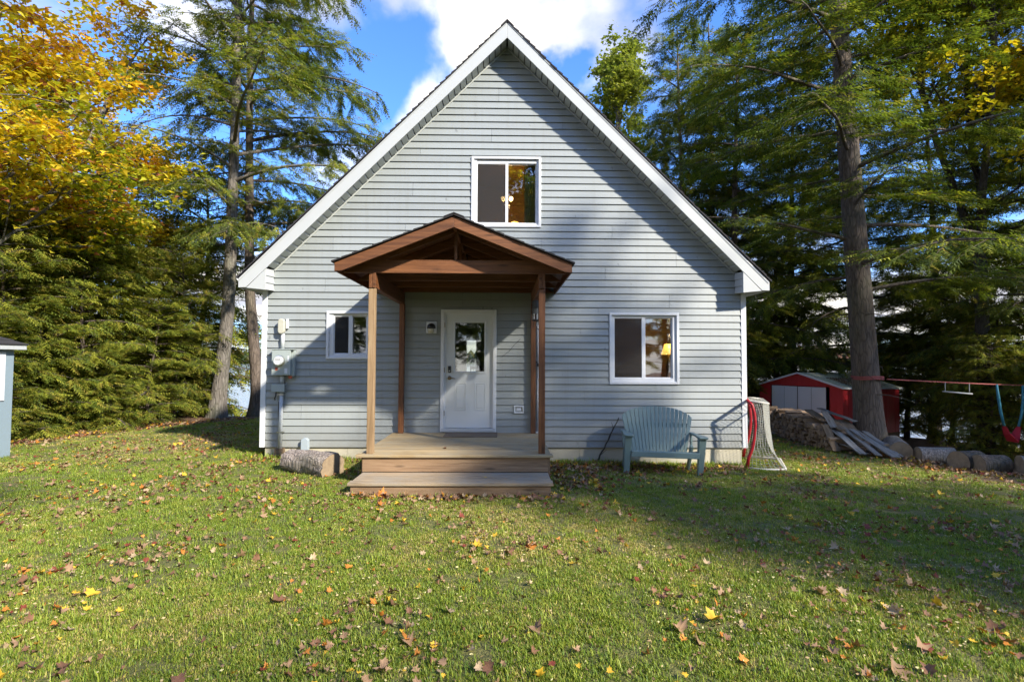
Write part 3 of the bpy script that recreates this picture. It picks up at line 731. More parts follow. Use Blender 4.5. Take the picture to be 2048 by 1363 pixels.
# ------------------------------------------------------------------ the porch
def build_porch():
    P = root('porch', (3.70, -1.1, -0.15), 'cedar-stained gabled porch with pale timber deck and steps over the front door', 'porch')
    DZ = 0.25
    # deck boards run across; the front one is the nosing
    ys = np.linspace(-2.255, -0.022, 17)
    for i in range(16):
        x0, x1 = (2.335, 5.055) if i == 0 else (2.375, 5.03)
        MB().box(x0, x1, ys[i]+0.0025, ys[i+1]-0.0025, DZ-0.036, DZ + rng.uniform(-0.0015, 0.0015)).build('deck_board', DECKW, P, 0.004)
    MB().box(2.42, 4.99, -2.215, -2.18, 0.012, DZ-0.038).build('riser', RISERW, P, 0.003)
    MB().box(2.40, 2.435, -2.178, -0.03, -0.10, DZ-0.038).build('side_skirt', RISERW, P)
    MB().box(4.985, 5.02, -2.178, -0.03, -0.12, DZ-0.038).build('side_skirt', RISERW, P)
    ty = np.linspace(-2.865, -2.217, 5)
    for i in range(4):
        MB().box(2.405 if i == 0 else 2.43, 5.0 if i == 0 else 4.985, ty[i]+0.0025, ty[i+1]-0.0025, -0.030, 0.006 + rng.uniform(-0.001, 0.001)).build('step_board', STEPW, P, 0.004)
    MB().box(2.44, 4.97, -2.835, -2.80, -0.30, -0.032).build('riser', RISERW, P, 0.003)
    MB().box(2.44, 2.475, -2.80, -2.2, -0.30, -0.032).build('side_skirt', RISERW, P)
    MB().box(4.94, 4.97, -2.80, -2.2, -0.30, -0.032).build('side_skirt', RISERW, P)
    # posts; sunlight on the front left one is put into its paler colour
    hb = 2.565
    for x0, x1, y0, y1, m_, lab in ((2.462, 2.555, -2.175, -2.082, SUNLIT_PINE, 'front post coloured pale as if sunlit'), (4.858, 4.948, -2.175, -2.085, CEDAR['z'], None),
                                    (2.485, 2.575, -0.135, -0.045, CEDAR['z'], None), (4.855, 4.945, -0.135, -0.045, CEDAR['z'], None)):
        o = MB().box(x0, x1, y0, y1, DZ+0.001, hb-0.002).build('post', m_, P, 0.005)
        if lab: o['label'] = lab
    # side headers (doubled planks) carried by the posts
    for xc in (2.515, 4.902):
        MB().box(xc-0.045, xc-0.002, -2.19, -0.03, hb, hb+0.215).build('header', CEDAR['y'], P, 0.003)
        MB().box(xc+0.002, xc+0.045, -2.19, -0.03, hb, hb+0.215).build('header', CEDAR['y'], P, 0.003)
    cx, ez, az, hw = 3.68, 2.862, 3.505, 1.612        # underside line of the roof sheathing
    sl = (az-ez)/hw
    zr = lambda dx: az - sl*abs(dx)
    cz0, cz1 = 2.782, 2.968
    for i, y in enumerate((-2.13, -1.42, -0.74, -0.07)):
        t0, t1 = y-0.019, y+0.019
        # bottom chord clipped by the roof line
        e0 = (az-0.02-cz1)/sl; e1 = (az-0.02-cz0)/sl
        MB().prism([(cx-min(e1, 1.585), cz0), (cx+min(e1, 1.585), cz0), (cx+e0, cz1), (cx-e0, cz1)], t0, t1).build('tie_beam', CEDAR['x'], P, 0.003)
        for sx in (-1, 1):
            MB().prism([(cx+sx*0.001, az-0.002), (cx+sx*0.001, az-0.155), (cx+sx*(e0+0.2), zr(e0+0.2)-0.135 if False else max(cz1+0.002, zr(e0+0.2)-0.12)), (cx+sx*(e0-0.02), cz1+0.002), (cx+sx*(e0-0.02), zr(e0-0.02)-0.002)] if False else
                       [(cx+sx*0.001, az-0.003), (cx+sx*0.001, az-0.135), (cx+sx*(az-0.135-cz1-0.003)/sl, cz1+0.003), (cx+sx*(az-0.003-cz1-0.003)/sl, cz1+0.003)], t0, t1).build('rafter', CEDAR['x'], P, 0.003)
        MB().box(cx-0.02, cx+0.02, t0+0.002, t1-0.002, cz1+0.001, az-0.12).build('king_post', CEDAR['z'], P)
    # lookouts along the slope near the eaves
    MB().box(cx-0.019, cx+0.019, -2.42, -0.03, az-0.14, az-0.03).build('ridge_beam', CEDAR['y'], P)
    # barge boards on the front, eave boards along the sides
    for sx in (-1, 1):
        X = lambda d: cx + sx*d
        o = MB().prism([(X(0.001), az+0.005), (X(0.001), az-0.143), (X(hw-0.10), zr(hw-0.10)-0.142), (X(hw), zr(hw)-0.110), (X(hw), zr(hw)+0.004)], -2.452, -2.414).build('barge_board', CEDAR['x'], P, 0.003)
        MB().box(min(X(hw), X(hw-0.02)), max(X(hw), X(hw-0.02)), -2.412, -0.025, zr(hw)-0.112, zr(hw)+0.0).build('eave_board', CEDAR['y'], P)
        n = 12
        for i in range(n):                        # sheathing boards under the shingles
            a, b = hw*i/n, hw*(i+1)/n - 0.004
            MB().prism([(X(a+0.001), zr(a)), (X(b), zr(b)), (X(b), zr(b)+0.018), (X(a+0.001), zr(a)+0.018)], -2.40, -0.025).build('sheathing_board', CEDAR['y'], P)
        n = 12; m = MB(); L = hw+0.035; r = random.Random(9+sx)
        for i in range(n):
            a, b = L*i/n, L*(i+1)/n
            ya = -2.482 + r.uniform(-0.007, 0.004)
            while ya < -0.03:
                yb = min(ya + r.uniform(0.25, 0.4), -0.025)
                th = 0.036 + r.uniform(-0.002, 0.003)
                m.prism([(X(a+0.001), zr(a)+0.019), (X(b), zr(b)+0.019), (X(b), zr(b)+th+0.005), (X(a+0.001), zr(a)+0.03)], ya, yb-0.004)
                ya = yb
        tag(m.build('shingles', SHINGLE, P), kind='stuff')
    m = MB()
    for i in range(8):
        y = -2.488 + i*0.305
        m.prism([(cx, az+0.056), (cx-0.14, az+0.0), (cx-0.14, az-0.012), (cx, az+0.04), (cx+0.14, az-0.012), (cx+0.14, az+0.0)], y, y+0.30)
    tag(m.build('ridge_shingles', SHINGLE, P), kind='stuff')
    return P
build_porch()

# ------------------------------------------------------------------ things fixed to or standing by the wall
def build_wall_things():
    # electricity meter
    E_ = root('electric_meter', (0.42, -0.03, 1.5), 'grey electric meter box with round dial at the left end of the wall', 'electric meter')
    MB().box(0.235, 0.565, -0.155, -0.022, 1.275, 1.725).build('meter_box', GREYBOX, E_, 0.006)
    MB().box(0.566, 0.615, -0.10, -0.022, 1.26, 1.74).build('side_flange', GREYBOX, E_, 0.004)
    MB().box(0.225, 0.625, -0.165, -0.022, 1.727, 1.742).build('box_hood', GREYBOX, E_, 0.003)
    c = (0.376, -0.155, 1.53)
    MB().lathe([(0.098, 0.0), (0.098, -0.03), (0.088, -0.034)], c, 'y', 28).build('dial_ring', STEELM, E_, smooth=False)
    MB().lathe([(0.084, -0.033), (0.084, -0.075), (0.07, -0.09)], c, 'y', 28).build('dial_glass', plain('meter_face', (0.55, 0.58, 0.58), 0.2, 0.08), E_)
    MB().box(0.335, 0.42, -0.2475, -0.2445, 1.545, 1.568).build('dial_window', BLACKP, E_)
    m = MB()
    for i in range(5): m.box(0.338+i*0.016, 0.350+i*0.016, -0.2490, -0.2478, 1.549, 1.564)
    m.build('digits', plain('digit_white', (0.7, 0.7, 0.7), 0.5, 0, 5, 0), E_)
    MB().box(0.30, 0.345, -0.1575, -0.1555, 1.36, 1.42).build('warning_sticker', RUST, E_)
    MB().box(0.465, 0.515, -0.1575, -0.1555, 1.31, 1.40).build('notice_sticker', SHEDW, E_)
    MB().box(0.515, 0.545, -0.1575, -0.1555, 1.52, 1.62).build('notice_sticker', SHEDW, E_)
    MB().prism([(0.50, 1.26), (0.585, 1.26), (0.57, 1.215), (0.52, 1.21)], -0.09, -0.085).build('seal_tag', RUST, E_)
    # service conduit with head and junction box
    K = root('service_conduit', (0.38, -0.03, 0.0), 'grey pipe running down the wall from beige service head to junction box', 'conduit')
    m = MB().tube([(0.385, -0.062, 1.743), (0.385, -0.062, 2.02)], 0.034, 14); m.build('upper_pipe', CONDUIT, K, smooth=True)
    m = MB()
    pr = [(0.318, 2.06), (0.318, 2.24), (0.335, 2.275), (0.375, 2.29), (0.415, 2.275), (0.432, 2.24), (0.432, 2.06), (0.415, 2.025), (0.375, 2.01), (0.335, 2.025)]
    m.prism(pr, -0.135, -0.055); m.build('service_head', HEADM, K, 0.014)
    MB().box(0.435, 0.475, -0.06, -0.02, 2.11, 2.285).build('head_bracket', SHEDW, K, 0.004)
    MB().tube([(0.388, -0.062, 1.13), (0.388, -0.062, 1.274)], 0.036, 14).build('middle_pipe', CONDUIT, K, smooth=True)
    MB().box(0.225, 0.455, -0.13, -0.022, 0.975, 1.118).build('junction_box', GREYBOX, K, 0.006)
    m = MB()
    for i in range(4): m.box(0.4555, 0.4575, -0.11, -0.05, 0.99+i*0.03, 1.0+i*0.03)
    m.build('box_slots', BLACKP, K)
    MB().tube([(0.383, -0.062, 0.973), (0.372, -0.062, -0.03)], 0.034, 14).build('lower_pipe', CONDUIT, K, smooth=True)
    for z in (0.25, 0.92): MB().box(0.325, 0.435, -0.101, -0.022, z, z+0.018).build('pipe_strap', STEELM, K)
    MB().box(0.30, 0.45, -0.12, -0.022, -0.22, -0.03).build('pipe_shoe', BROWNPL, K)
    MB().tube([(0.30, -0.09, 0.976), (0.295, -0.1, 0.90), (0.27, -0.08, 0.86), (0.275, -0.07, 0.83)], 0.011, 7).build('cable', BLACKP, K, smooth=True)
    MB().tube([(0.33, -0.05, 0.80), (0.325, -0.04, 0.6), (0.335, -0.04, 0.45)], 0.007, 6).build('cable', BLACKP, K, smooth=True)
    # round-topped vent hood low on the wall
    m = MB(); pts = [(0.757, -0.06), (0.757, 0.10)] + [(0.8225-0.0655*math.cos(a), 0.10+0.06*math.sin(a)) for a in np.linspace(0.3, PI-0.3, 7)] + [(0.888, 0.10), (0.888, -0.06)]
    m.prism(pts, -0.105, -0.022); tag(m.build('pipe_cover', plain('blue_grey_plastic', (0.36, 0.42, 0.46), 0.5, 0.08), bevel=0.008), 'blue-grey round-topped pipe cover low on the wall behind the log', 'pipe cover')
    # wall lamp by the door
    L = root('wall_lamp', (3.05, -0.03, 2.15), 'black half-dome wall lamp on a white plate left of the door', 'wall lamp')
    MB().box(2.958, 3.144, -0.05, -0.018, 2.04, 2.255).build('plate', WHITE, L, 0.010)
    m = MB(); n = 9
    prof = [(0.005, 0.075)] + [(0.078*math.sin(a), 0.075*math.cos(a)) for a in np.linspace(0.25, PI/2, 6)] + [(0.078, -0.02)]
    m.lathe([(r_, h_) for r_, h_ in prof][::-1], (3.055, -0.085, 2.145), 'z', 20); m.build('shade', BLACKP, L, smooth=True)
    MB().lathe([(0.045, -0.10), (0.06, -0.06), (0.062, -0.02)], (3.045, -0.085, 2.145), 'z', 18).build('globe', plain('frosted_glass', (0.55, 0.52, 0.42), 0.25, 0.05), L, smooth=True)
    # small exhaust vent
    V = root('wall_vent', (4.644, -0.02, 0.67), 'small white square wall vent between the door and the right post', 'vent')
    m = MB(); t = 0.022
    m.box(4.556, 4.732, -0.045, -0.018, 0.60, 0.60+t).box(4.556, 4.732, -0.045, -0.018, 0.738-t, 0.738).box(4.556, 4.556+t, -0.045, -0.018, 0.60+t, 0.738-t).box(4.732-t, 4.732, -0.045, -0.018, 0.60+t, 0.738-t)
    m.build('frame', WHITE, V, 0.003)
    MB().box(4.60, 4.688, -0.032, -0.024, 0.643, 0.695).build('flap', SHEDW, V, 0.003)
    # dark hanging lantern under the right header
    B = root('hanging_lantern', (4.885, -1.0, 2.55), 'dark grey slotted lantern hanging behind the front right porch post', 'lantern')
    MB().lathe([(0.05, 0.0), (0.062, -0.015), (0.062, -0.13)], (4.885, -1.0, 2.535), 'z', 20).build('body', plain('slate_plastic', (0.045, 0.05, 0.058), 0.45, 0.1, 5, 0), B, smooth=False)
    MB().lathe([(0.064, -0.135), (0.058, -0.22)], (4.885, -1.0, 2.535), 'z', 20).build('skirt', plain('slate_plastic_light', (0.08, 0.09, 0.10), 0.45, 0.1, 5, 0), B)
    for k in range(12):
        a = 2*PI*k/12; x, y = 4.885+0.056*math.cos(a), -1+0.056*math.sin(a)
        MB().box(x-0.006, x+0.006, y-0.006, y+0.006, 2.225, 2.315).build('bar', BLACKP if k % 2 else SHEDW, B)
    MB().lathe([(0.055, 0), (0.055, -0.02), (0.02, -0.03)], (4.885, -1.0, 2.225), 'z', 16).build('tray', BLACKP, B)
    MB().tube([(4.9, -1.0, 2.20), (4.89, -0.99, 2.12), (4.93, -0.98, 2.06)], 0.006, 6).build('cord', BLACKP, B)
    # white cable and pipe between the right posts
    W_ = root('wall_cable', (4.98, -0.03, 0.25), 'thin white pipe with black valve on the wall behind the right porch posts', 'pipe')
    MB().tube([(4.985, -0.04, 2.2), (4.99, -0.045, 1.5), (4.982, -0.04, 0.9), (4.99, -0.045, 0.27)], 0.011, 8).build('pipe', WHITE, W_, smooth=True)
    MB().box(4.965, 5.0, -0.075, -0.03, 1.45, 1.50).tube([(4.97, -0.06, 1.5), (4.95, -0.08, 1.54)], 0.01, 6).build('valve', BLACKP, W_, 0.004)
    MB().box(4.90, 5.01, -0.09, -0.03, 0.252, 0.27).build('foot_plate', WHITE, W_, 0.002)
    # a loose cord across the siding right of the door
    m = MB().tube([(4.33, -0.03, 1.62), (4.46, -0.028, 1.72), (4.56, -0.03, 1.84), (4.67, -0.028, 1.95)], 0.0035, 5)
    tag(m.build('loose_cord', BLACKP), 'thin dark cord slanting over the siding right of the door', 'cord')
    # doormat
    m = MB(); m.box(3.34, 4.26, -0.60, -0.06, 0.2525, 0.262); tag(m.build('doormat', plain('brown_mat', (0.17, 0.125, 0.085), 0.95, 0.3, 40, 0.6), bevel=0.003), 'worn brown doormat lying in front of the white door', 'doormat')
build_wall_things()

def build_bench():
    B = root('garden_bench', (6.95, -0.95, g(6.95, -0.95)), 'sage green slatted two-seat garden bench with fan back against the wall', 'bench', world=False)
    B.rotation_euler = (0, math.radians(1.6), math.radians(-3.5)); B.location.z += 0.0
    hw = 0.585
    def part(m, nm, bev=0.006): return m.build(nm, BENCHM, B, bev)
    # legs: tapered slabs
    for sx in (-1, 1):
        x = sx*hw
        m = MB(); m.add([(x-0.055*1, -0.18, 0), (x+0.055*0.6, -0.18, 0), (x+0.06, -0.24, 0.60), (x-0.06, -0.24, 0.60), (x-0.05, -0.11, 0), (x+0.03, -0.11, 0), (x+0.05, -0.10, 0.60), (x-0.05, -0.10, 0.60)],
                        [(0,1,2,3), (4,7,6,5), (0,4,5,1), (1,5,6,2), (2,6,7,3), (3,7,4,0)])
        part(m, 'leg', 0.012)
        m = MB().bar((x*0.93, 0.40, 0.0), (x*0.93, 0.22, 0.42), 0.05, 0.08, (0, 1, 0)); part(m, 'leg', 0.01)
        m = MB(); m.prism([(x-0.075, -0.28), (x+0.075, -0.28), (x+0.085, -0.16), (x+0.05, 0.10), (x+0.02, 0.36), (x-0.045, 0.36), (x-0.055, 0.0), (x-0.08, -0.18)], 0.60, 0.635, 'z')
        part(m, 'arm', 0.014)
        m = MB().bar((x*0.97, 0.30, 0.33), (x*0.97, 0.36, 0.60), 0.035, 0.06, (0, 1, 0)); part(m, 'arm_support', 0.008)
        m = MB().bar((x*0.96, -0.20, 0.36), (x*0.96, 0.35, 0.25), 0.03, 0.09); part(m, 'side_rail', 0.006)
    m = MB().box(-hw+0.05, hw-0.05, -0.235, -0.205, 0.28, 0.375); part(m, 'front_apron', 0.01)
    for i in range(6):
        y = -0.225 + i*0.088; z = 0.392 - i*0.018 - (0.012 if i == 0 else 0)
        m = MB(); m.add([(-hw+0.045, y, z-0.02), (hw-0.045, y, z-0.02), (hw-0.045, y+0.078, z-0.036), (-hw+0.045, y+0.078, z-0.036), (-hw+0.045, y, z), (hw-0.045, y, z), (hw-0.045, y+0.078, z-0.016), (-hw+0.045, y+0.078, z-0.016)],
                        [(0,3,2,1), (4,5,6,7), (0,1,5,4), (1,2,6,5), (2,3,7,6), (3,0,4,7)])
        part(m, 'seat_slat', 0.006)
    n = 17; tilt = 0.30
    def bp(u, v, t=0):     # u across, v up the back, in the leaning plane
        return (u, 0.27 + v*math.sin(tilt) - t*math.cos(tilt), 0.28 + v*math.cos(tilt) + t*math.sin(tilt))
    W0, W1 = 0.47, 0.60
    for i in range(n):
        a, b = -1 + 2*i/n, -1 + 2*(i+1)/n
        gp = 0.006
        top = lambda u: 0.48 + 0.31*math.sqrt(max(0, 1 - (abs(u)*0.93)**2.2))
        xs = [(W0*a+gp/2, 0.0), (W0*b-gp/2, 0.0), (W1*b-gp, top(b)), (W1*(a+b)/2, (top(a)+top(b))/2+0.006), (W1*a+gp, top(a))]
        bow = lambda u: 0.03*(u**2)
        vs = [bp(x, v, 0.014 + bow((a+b)/2)) for x, v in xs] + [bp(x, v, -0.006 + bow((a+b)/2)) for x, v in xs]
        k = 5; m = MB(); m.add(vs, [tuple(range(k)), tuple(range(2*k-1, k-1, -1))] + [(j, j+k, (j+1) % k+k, (j+1) % k) for j in range(k)])
        part(m, 'back_slat', 0.003)
    for v, w in ((0.10, 0.47), (0.48, 0.54)):
        m = MB().bar(bp(-w, v, -0.02), bp(w, v, -0.02), 0.02, 0.07, (0, 0.3, 1)); part(m, 'back_rail', 0.004)
    return B
build_bench()

def wiggle_tube(m, pts, r, n, seed=0, amp=0.01):
    r_ = random.Random(seed); out = []
    for a, b in zip(pts, pts[1:]):
        for k in range(6):
            t = k/6; out.append(tuple(a[i]*(1-t)+b[i]*t + (r_.uniform(-amp, amp) if k or out else 0) for i in range(3)))
    out.append(pts[-1]); m.tube(out, r if not isinstance(r, tuple) else [r[0]+(r[1]-r[0])*i/(len(out)-1) for i in range(len(out))], n)

def build_goal():
    gx, gy = 8.64, -0.46
    G = root('hockey_goal', (gx, gy, 0), 'street hockey goal with red post and white net at the right corner', 'hockey goal', world=False)
    G.rotation_euler = (0, 0, math.radians(-22)); zb = g(9.0, -0.3)
    yn, yf = 0.0, 1.15
    front = [(0.0, 0.845), (0.045, 0.80), (0.080, 0.66), (0.098, 0.46), (0.082, 0.26), (0.045, 0.06), (-0.02, -0.12), (-0.045, zb+0.02)]
    redp = plain('red_painted_pipe', (0.36, 0.012, 0.02), 0.4, 0.15); whitep = plain('chipped_white_pipe', (0.60, 0.57, 0.50), 0.5, 0.2, 8)
    for y in (yn, yf): MB().tube([(x, y, z) for x, z in front], 0.028, 12).build('post', redp, G, smooth=True)
    MB().tube([(0.0, yn, 0.845), (0.0, yf, 0.845)], 0.028, 12).build('crossbar', redp, G, smooth=True)
    for y in (yn, yf): MB().tube([(0.02, y, 0.855), (0.14, y, 0.85), (0.31, y, 0.83)], 0.013, 8).build('top_bar', whitep, G, smooth=True)
    MB().tube([(-0.04, yn, zb+0.02), (0.2, yn-0.03, zb+0.02), (0.42, yn-0.01, zb+0.03), (0.56, yn+0.08, zb+0.04), (0.58, yf-0.1, zb+0.04), (0.45, yf, zb+0.03), (-0.04, yf, zb+0.03)], 0.022, 10).build('base_bar', whitep, G, smooth=True)
    MB().tube([(0.31, yn, 0.83), (0.31, yf, 0.83)], 0.013, 8).build('back_bar', whitep, G, smooth=True)
    m = MB()
    fx = lambda v: np.interp(v, [0, .12, .35, .6, .85, 1], [0.0, 0.07, 0.095, 0.06, -0.01, -0.04])
    bxs = lambda v: np.interp(v, [0, .35, .7, .9, 1], [0.31, 0.32, 0.37, 0.46, 0.57])
    zt = lambda v: 0.84 + v*(zb+0.03-0.84)
    def side(y, bulge):
        return lambda u, v: (fx(v)*(1-u)+bxs(v)*u, y + bulge*math.sin(PI*u)*math.sin(PI*v) + 0.01*math.sin(9*u+7*v), zt(v) + 0.012*math.sin(12*u))
    def net(Q, nu, nv, r=0.0034):
        for i in range(nu+1): m.tube([Q(i/nu, j/14) for j in range(15)], r, 3, False)
        for j in range(nv+1): m.tube([Q(i/10, j/nv) for i in range(11)], r, 3, False)
    net(side(yn, -0.03), 8, 26); net(side(yf, 0.05), 8, 26)
    net(lambda u, v: (bxs(v)+0.03*math.sin(PI*u)*math.sin(PI*v), yn + (yf-yn)*u, zt(v)), 26, 26)
    net(lambda u, v: (0.31*u, yn+(yf-yn)*v, 0.845-0.02*math.sin(PI*u)*math.sin(PI*v)), 6, 26)
    m.build('net', plain('net_cord', (0.40, 0.40, 0.35), 0.8, 0.1), G)
build_goal()

# ------------------------------------------------------------------ logs
def log_mesh(name, L, r0, r1, seed, bark, bend=0.0, ridges=0.06, nseg=14, n=26, squash=1.0):
    """a cut log along +x with furrowed bark; its two sawn ends are separate parts"""
    r = random.Random(seed); V = []; 
    for i in range(nseg+1):
        t = i/nseg; x = (t-0.5)*L
        for k in range(n):
            a = 2*PI*k/n
            rr = (r0*(1-t)+r1*t)*(1 + ridges*mnoise.noise((math.cos(a)*1.6+seed, math.sin(a)*1.6, x*2.2)) + 0.4*ridges*mnoise.noise((math.cos(a)*5+seed, math.sin(a)*5, x*1.5)) + ridges*0.9*abs(mnoise.noise((math.cos(a)*11, math.sin(a)*11+seed, x*3.5))) )
            V.append((x + 0.0, rr*math.cos(a), squash*rr*math.sin(a) + bend*math.sin(PI*t)))
    Fs = [(i*n+k, i*n+(k+1) % n, (i+1)*n+(k+1) % n, (i+1)*n+k) for i in range(nseg) for k in range(n)]
    me = np_mesh(name, np.array(V), np.array(Fs), bark, None, True)
    ends = []
    for e, sx in ((0, -1), (nseg, 1)):
        ring = [V[e*n+k] for k in range(n)]
        c = np.mean(ring, axis=0); vs = [tuple(c + (np.array(p)-c)*0.5 + np.array([sx*0.004, 0, 0])) for p in ring]
        m2 = MB(); m2.add([tuple(np.array(p)*np.array([1, 0.985, 0.985]) + np.array([sx*0.001, 0, 0])) for p in ring] + vs + [tuple(c+np.array([sx*0.003*r.random(), 0, 0]))],
               [(k, (k+1) % n, n+(k+1) % n, n+k) for k in range(n)] + [(n+k, n+(k+1) % n, 2*n) for k in range(n)])
        me2 = bpy.data.meshes.new('sawn_end'); me2.from_pydata(m2.v, [], m2.f); me2.materials.append(ENDG); ends.append(me2)
    return me, ends
def place_log(x, y, L, r0, r1, yaw, tilt, seed, label, bark=BARKL, name='log', z=None, squash=1.0, bend=0.0, cat='log', group=None, ridges=0.06):
    me, ends = log_mesh(name, L, r0, r1, seed, bark, bend, squash=squash, ridges=ridges)
    o = bpy.data.objects.new(name, me); COL.objects.link(o)
    o.location = (x, y, (g(x, y) + min(r0, r1)*squash*0.86) if z is None else z); o.rotation_euler = (seed, tilt, yaw)
    if squash != 1: o.rotation_euler = (0.0, tilt, yaw)
    tag(o, label, cat, group)
    for e in ends:
        q = bpy.data.objects.new('sawn_end', e); COL.objects.link(q); q.parent = o
    return o
place_log(1.40, -1.38, 0.92, 0.175, 0.235, math.radians(-26), math.radians(3), 3, 'short weathered log with furrowed bark lying on the grass left of the porch', squash=0.88, bend=0.02, ridges=0.22, bark=bark_mat('bleached_bark', (0.17, 0.13, 0.105), (0.50, 0.43, 0.37), scale=1.1))
GRL = 'sawn logs lined up along the right edge of the lawn'
place_log(12.75, 1.55, 1.1, 0.20, 0.20, math.radians(60), 0, 11, 'big round log with its pale sawn face towards the lawn, beside the tall trunk', group=GRL)
place_log(12.42, 1.50, 0.5, 0.14, 0.14, math.radians(72), 0, 12, 'small round log squeezed between the tall trunk and the big log', group=GRL)
place_log(12.98, 0.83, 0.62, 0.16, 0.17, math.radians(-12), 0, 13, 'short mossy log right of the big round log', group=GRL)
place_log(12.98, 0.10, 0.50, 0.20, 0.20, math.radians(15), 0, 14, 'dark squared stump block, left of two blocks', BARKD, squash=0.95, cat='stump', group=GRL)
place_log(13.10, -0.24, 0.46, 0.18, 0.18, math.radians(-5), 0, 15, 'brown squared stump block, right of two blocks', BARK, squash=0.95, cat='stump', group=GRL)
place_log(14.15, -0.95, 1.9, 0.20, 0.19, math.radians(-24), 0, 16, 'long split-barked log running off to the right edge', group=GRL)

# ------------------------------------------------------------------ firewood pile, boards
def build_woodpile():
    r = random.Random(21)
    mats = [wood('split_wood_a', (0.13, 0.09, 0.06), (0.29, 0.205, 0.14), (0.46, 0.34, 0.24), 'x', 0.9, False),
            wood('split_wood_b', (0.14, 0.09, 0.06), (0.32, 0.225, 0.145), (0.50, 0.37, 0.25), 'x', 0.9, False)]
    meshes = []
    for i in range(12):
        k = r.choice((3, 3, 4, 5)); m = MB(); ph = r.random()*6; L = 0.42
        pts = [((0.055+0.022*r.random())*math.cos(ph+2*PI*j/k+r.uniform(-.3, .3)), (0.055+0.022*r.random())*math.sin(ph+2*PI*j/k+r.uniform(-.3, .3))) for j in range(k)]
        m.prism(pts, -L/2, L/2, 'x')
        o = m.build('firewood', mats[i % 2], None, 0.006); me = o.data; bpy.data.objects.remove(o); meshes.append(me)
    cnt = 0
    y = 6.0; yy = np.arange(6.2, 1.75, -0.115)
    for y in yy:
        hmax = np.interp(y, [1.7, 2.2, 2.8, 3.4, 4.3, 5.3, 6.2], [0.22, 0.40, 0.54, 0.62, 0.68, 0.64, 0.60]) + r.uniform(-0.05, 0.05)
        x = 11.72 + 0.10*(y-2); zb = g(x, y); z = zb + 0.05; j = 0
        while z < zb + hmax and cnt < 298:
            me = r.choice(meshes); o = bpy.data.objects.new('firewood', me); COL.objects.link(o)
            o.location = (x + r.uniform(-0.05, 0.05), y + (0.055 if j % 2 else 0) + r.uniform(-.012, .012), z)
            o.rotation_euler = (r.uniform(0, 6.3), r.uniform(-.06, .06), r.uniform(-.12, .12)+PI*r.randint(0, 1)); s = r.uniform(0.85, 1.15); o.scale = (1, s, s)
            tag(o, 'weathered split log stacked in the long firewood row before the red shed', 'firewood', 'split logs in the firewood row')
            z += 0.103; j += 1; cnt += 1
    # a darker core so that the row is several logs deep
    m = MB()
    for y in np.arange(6.2, 1.9, -0.2):
        h = np.interp(y, [1.7, 2.2, 2.8, 3.4, 4.3, 5.3, 6.2], [0.15, 0.34, 0.5, 0.58, 0.66, 0.62, 0.56]); x = 12.12 + 0.10*(y-2); zb = g(x, y)
        for k in range(int(h/0.12)+1):
            for q in (0, 1):
                m.bar((x-0.2+r.uniform(-.04, .04), y+q*0.1+r.uniform(-.02, .02), zb+0.06+k*0.115), (x+0.35, y+q*0.1, zb+0.06+k*0.115+r.uniform(-.03, .03)), 0.11, 0.10)
    tag(m.build('firewood_heap', mats[0]), 'dark mass of firewood behind the front of the row', 'firewood', kind='stuff')
    # boards thrown over the near end
    B = [((11.95, 3.4, 0.36), (11.75, 2.45, 0.22), 0.18, BROWNPL, 'long brown board lying highest along the top of the firewood'),
         ((12.1, 2.9, 0.30), (11.85, 1.95, 0.05), 0.20, BROWNPL, 'brown board sloping down the end of the firewood row'),
         ((12.2, 2.5, 0.22), (12.0, 1.55, -0.12), 0.22, BROWNPL, 'broad tan board just above the grey planks'),
         ((11.78, 2.35, 0.13), (11.72, 1.10, -0.33), 0.16, PLANKW, 'grey plank sliding off the pile, left of the splayed boards'),
         ((12.0, 2.2, 0.10), (11.93, 0.95, -0.32), 0.15, PLANKW, 'long grey plank in the middle of the splayed boards'),
         ((12.12, 2.0, 0.05), (12.16, 0.78, -0.33), 0.19, PLANKW, 'wide grey plank with its foot furthest into the lawn'),
         ((12.32, 1.9, 0.02), (12.34, 0.92, -0.33), 0.16, PLANKW, 'grey plank leaning beside the tall trunk'),
         ((11.60, 2.15, 0.14), (11.50, 1.62, -0.36), 0.15, BROWNPL, 'short board propped upright against the end of the pile'),
         ((11.75, 2.05, -0.22), (11.85, 1.15, -0.33), 0.14, PLANKW, 'grey board low on the ground under the splayed planks'),
         ((12.05, 3.1, 0.42), (12.3, 2.2, 0.22), 0.17, PLANKW, 'grey board crossing the top of the heap by the shed'),
         ((11.95, 2.75, 0.38), (11.7, 2.0, 0.1), 0.14, PLANKW, 'narrow grey board over the firewood edge')]
    for a, b, w, mt, lab in B:
        L = (Vector(b)-Vector(a)).length
        m = MB(); n = 8
        rr = random.Random(int(w*1e4)+len(lab))
        for i in range(n+1):
            x = -L/2 + L*i/n; wz = 0.006*math.sin(i*1.3+len(lab))
            m.v += [(x, -w/2+rr.uniform(-.005, .005), wz-0.011), (x, w/2+rr.uniform(-.005, .005), wz-0.011), (x, w/2, wz+0.011), (x, -w/2, wz+0.011)]
        for i in range(n):
            q = i*4; m.f += [(q+j, q+(j+1) % 4, q+4+(j+1) % 4, q+4+j) for j in range(4)]
        m.f += [(0, 1, 2, 3), (n*4+3, n*4+2, n*4+1, n*4)]
        o = m.build('plank', mt); o.location = (Vector(a)+Vector(b))/2
        o.rotation_euler = (Vector(b)-Vector(a)).to_track_quat('X', 'Z').to_euler(); o.rotation_euler.x += rr.uniform(-.25, .25)
        tag(o, lab, 'plank', 'loose boards on the end of the firewood')
build_woodpile()

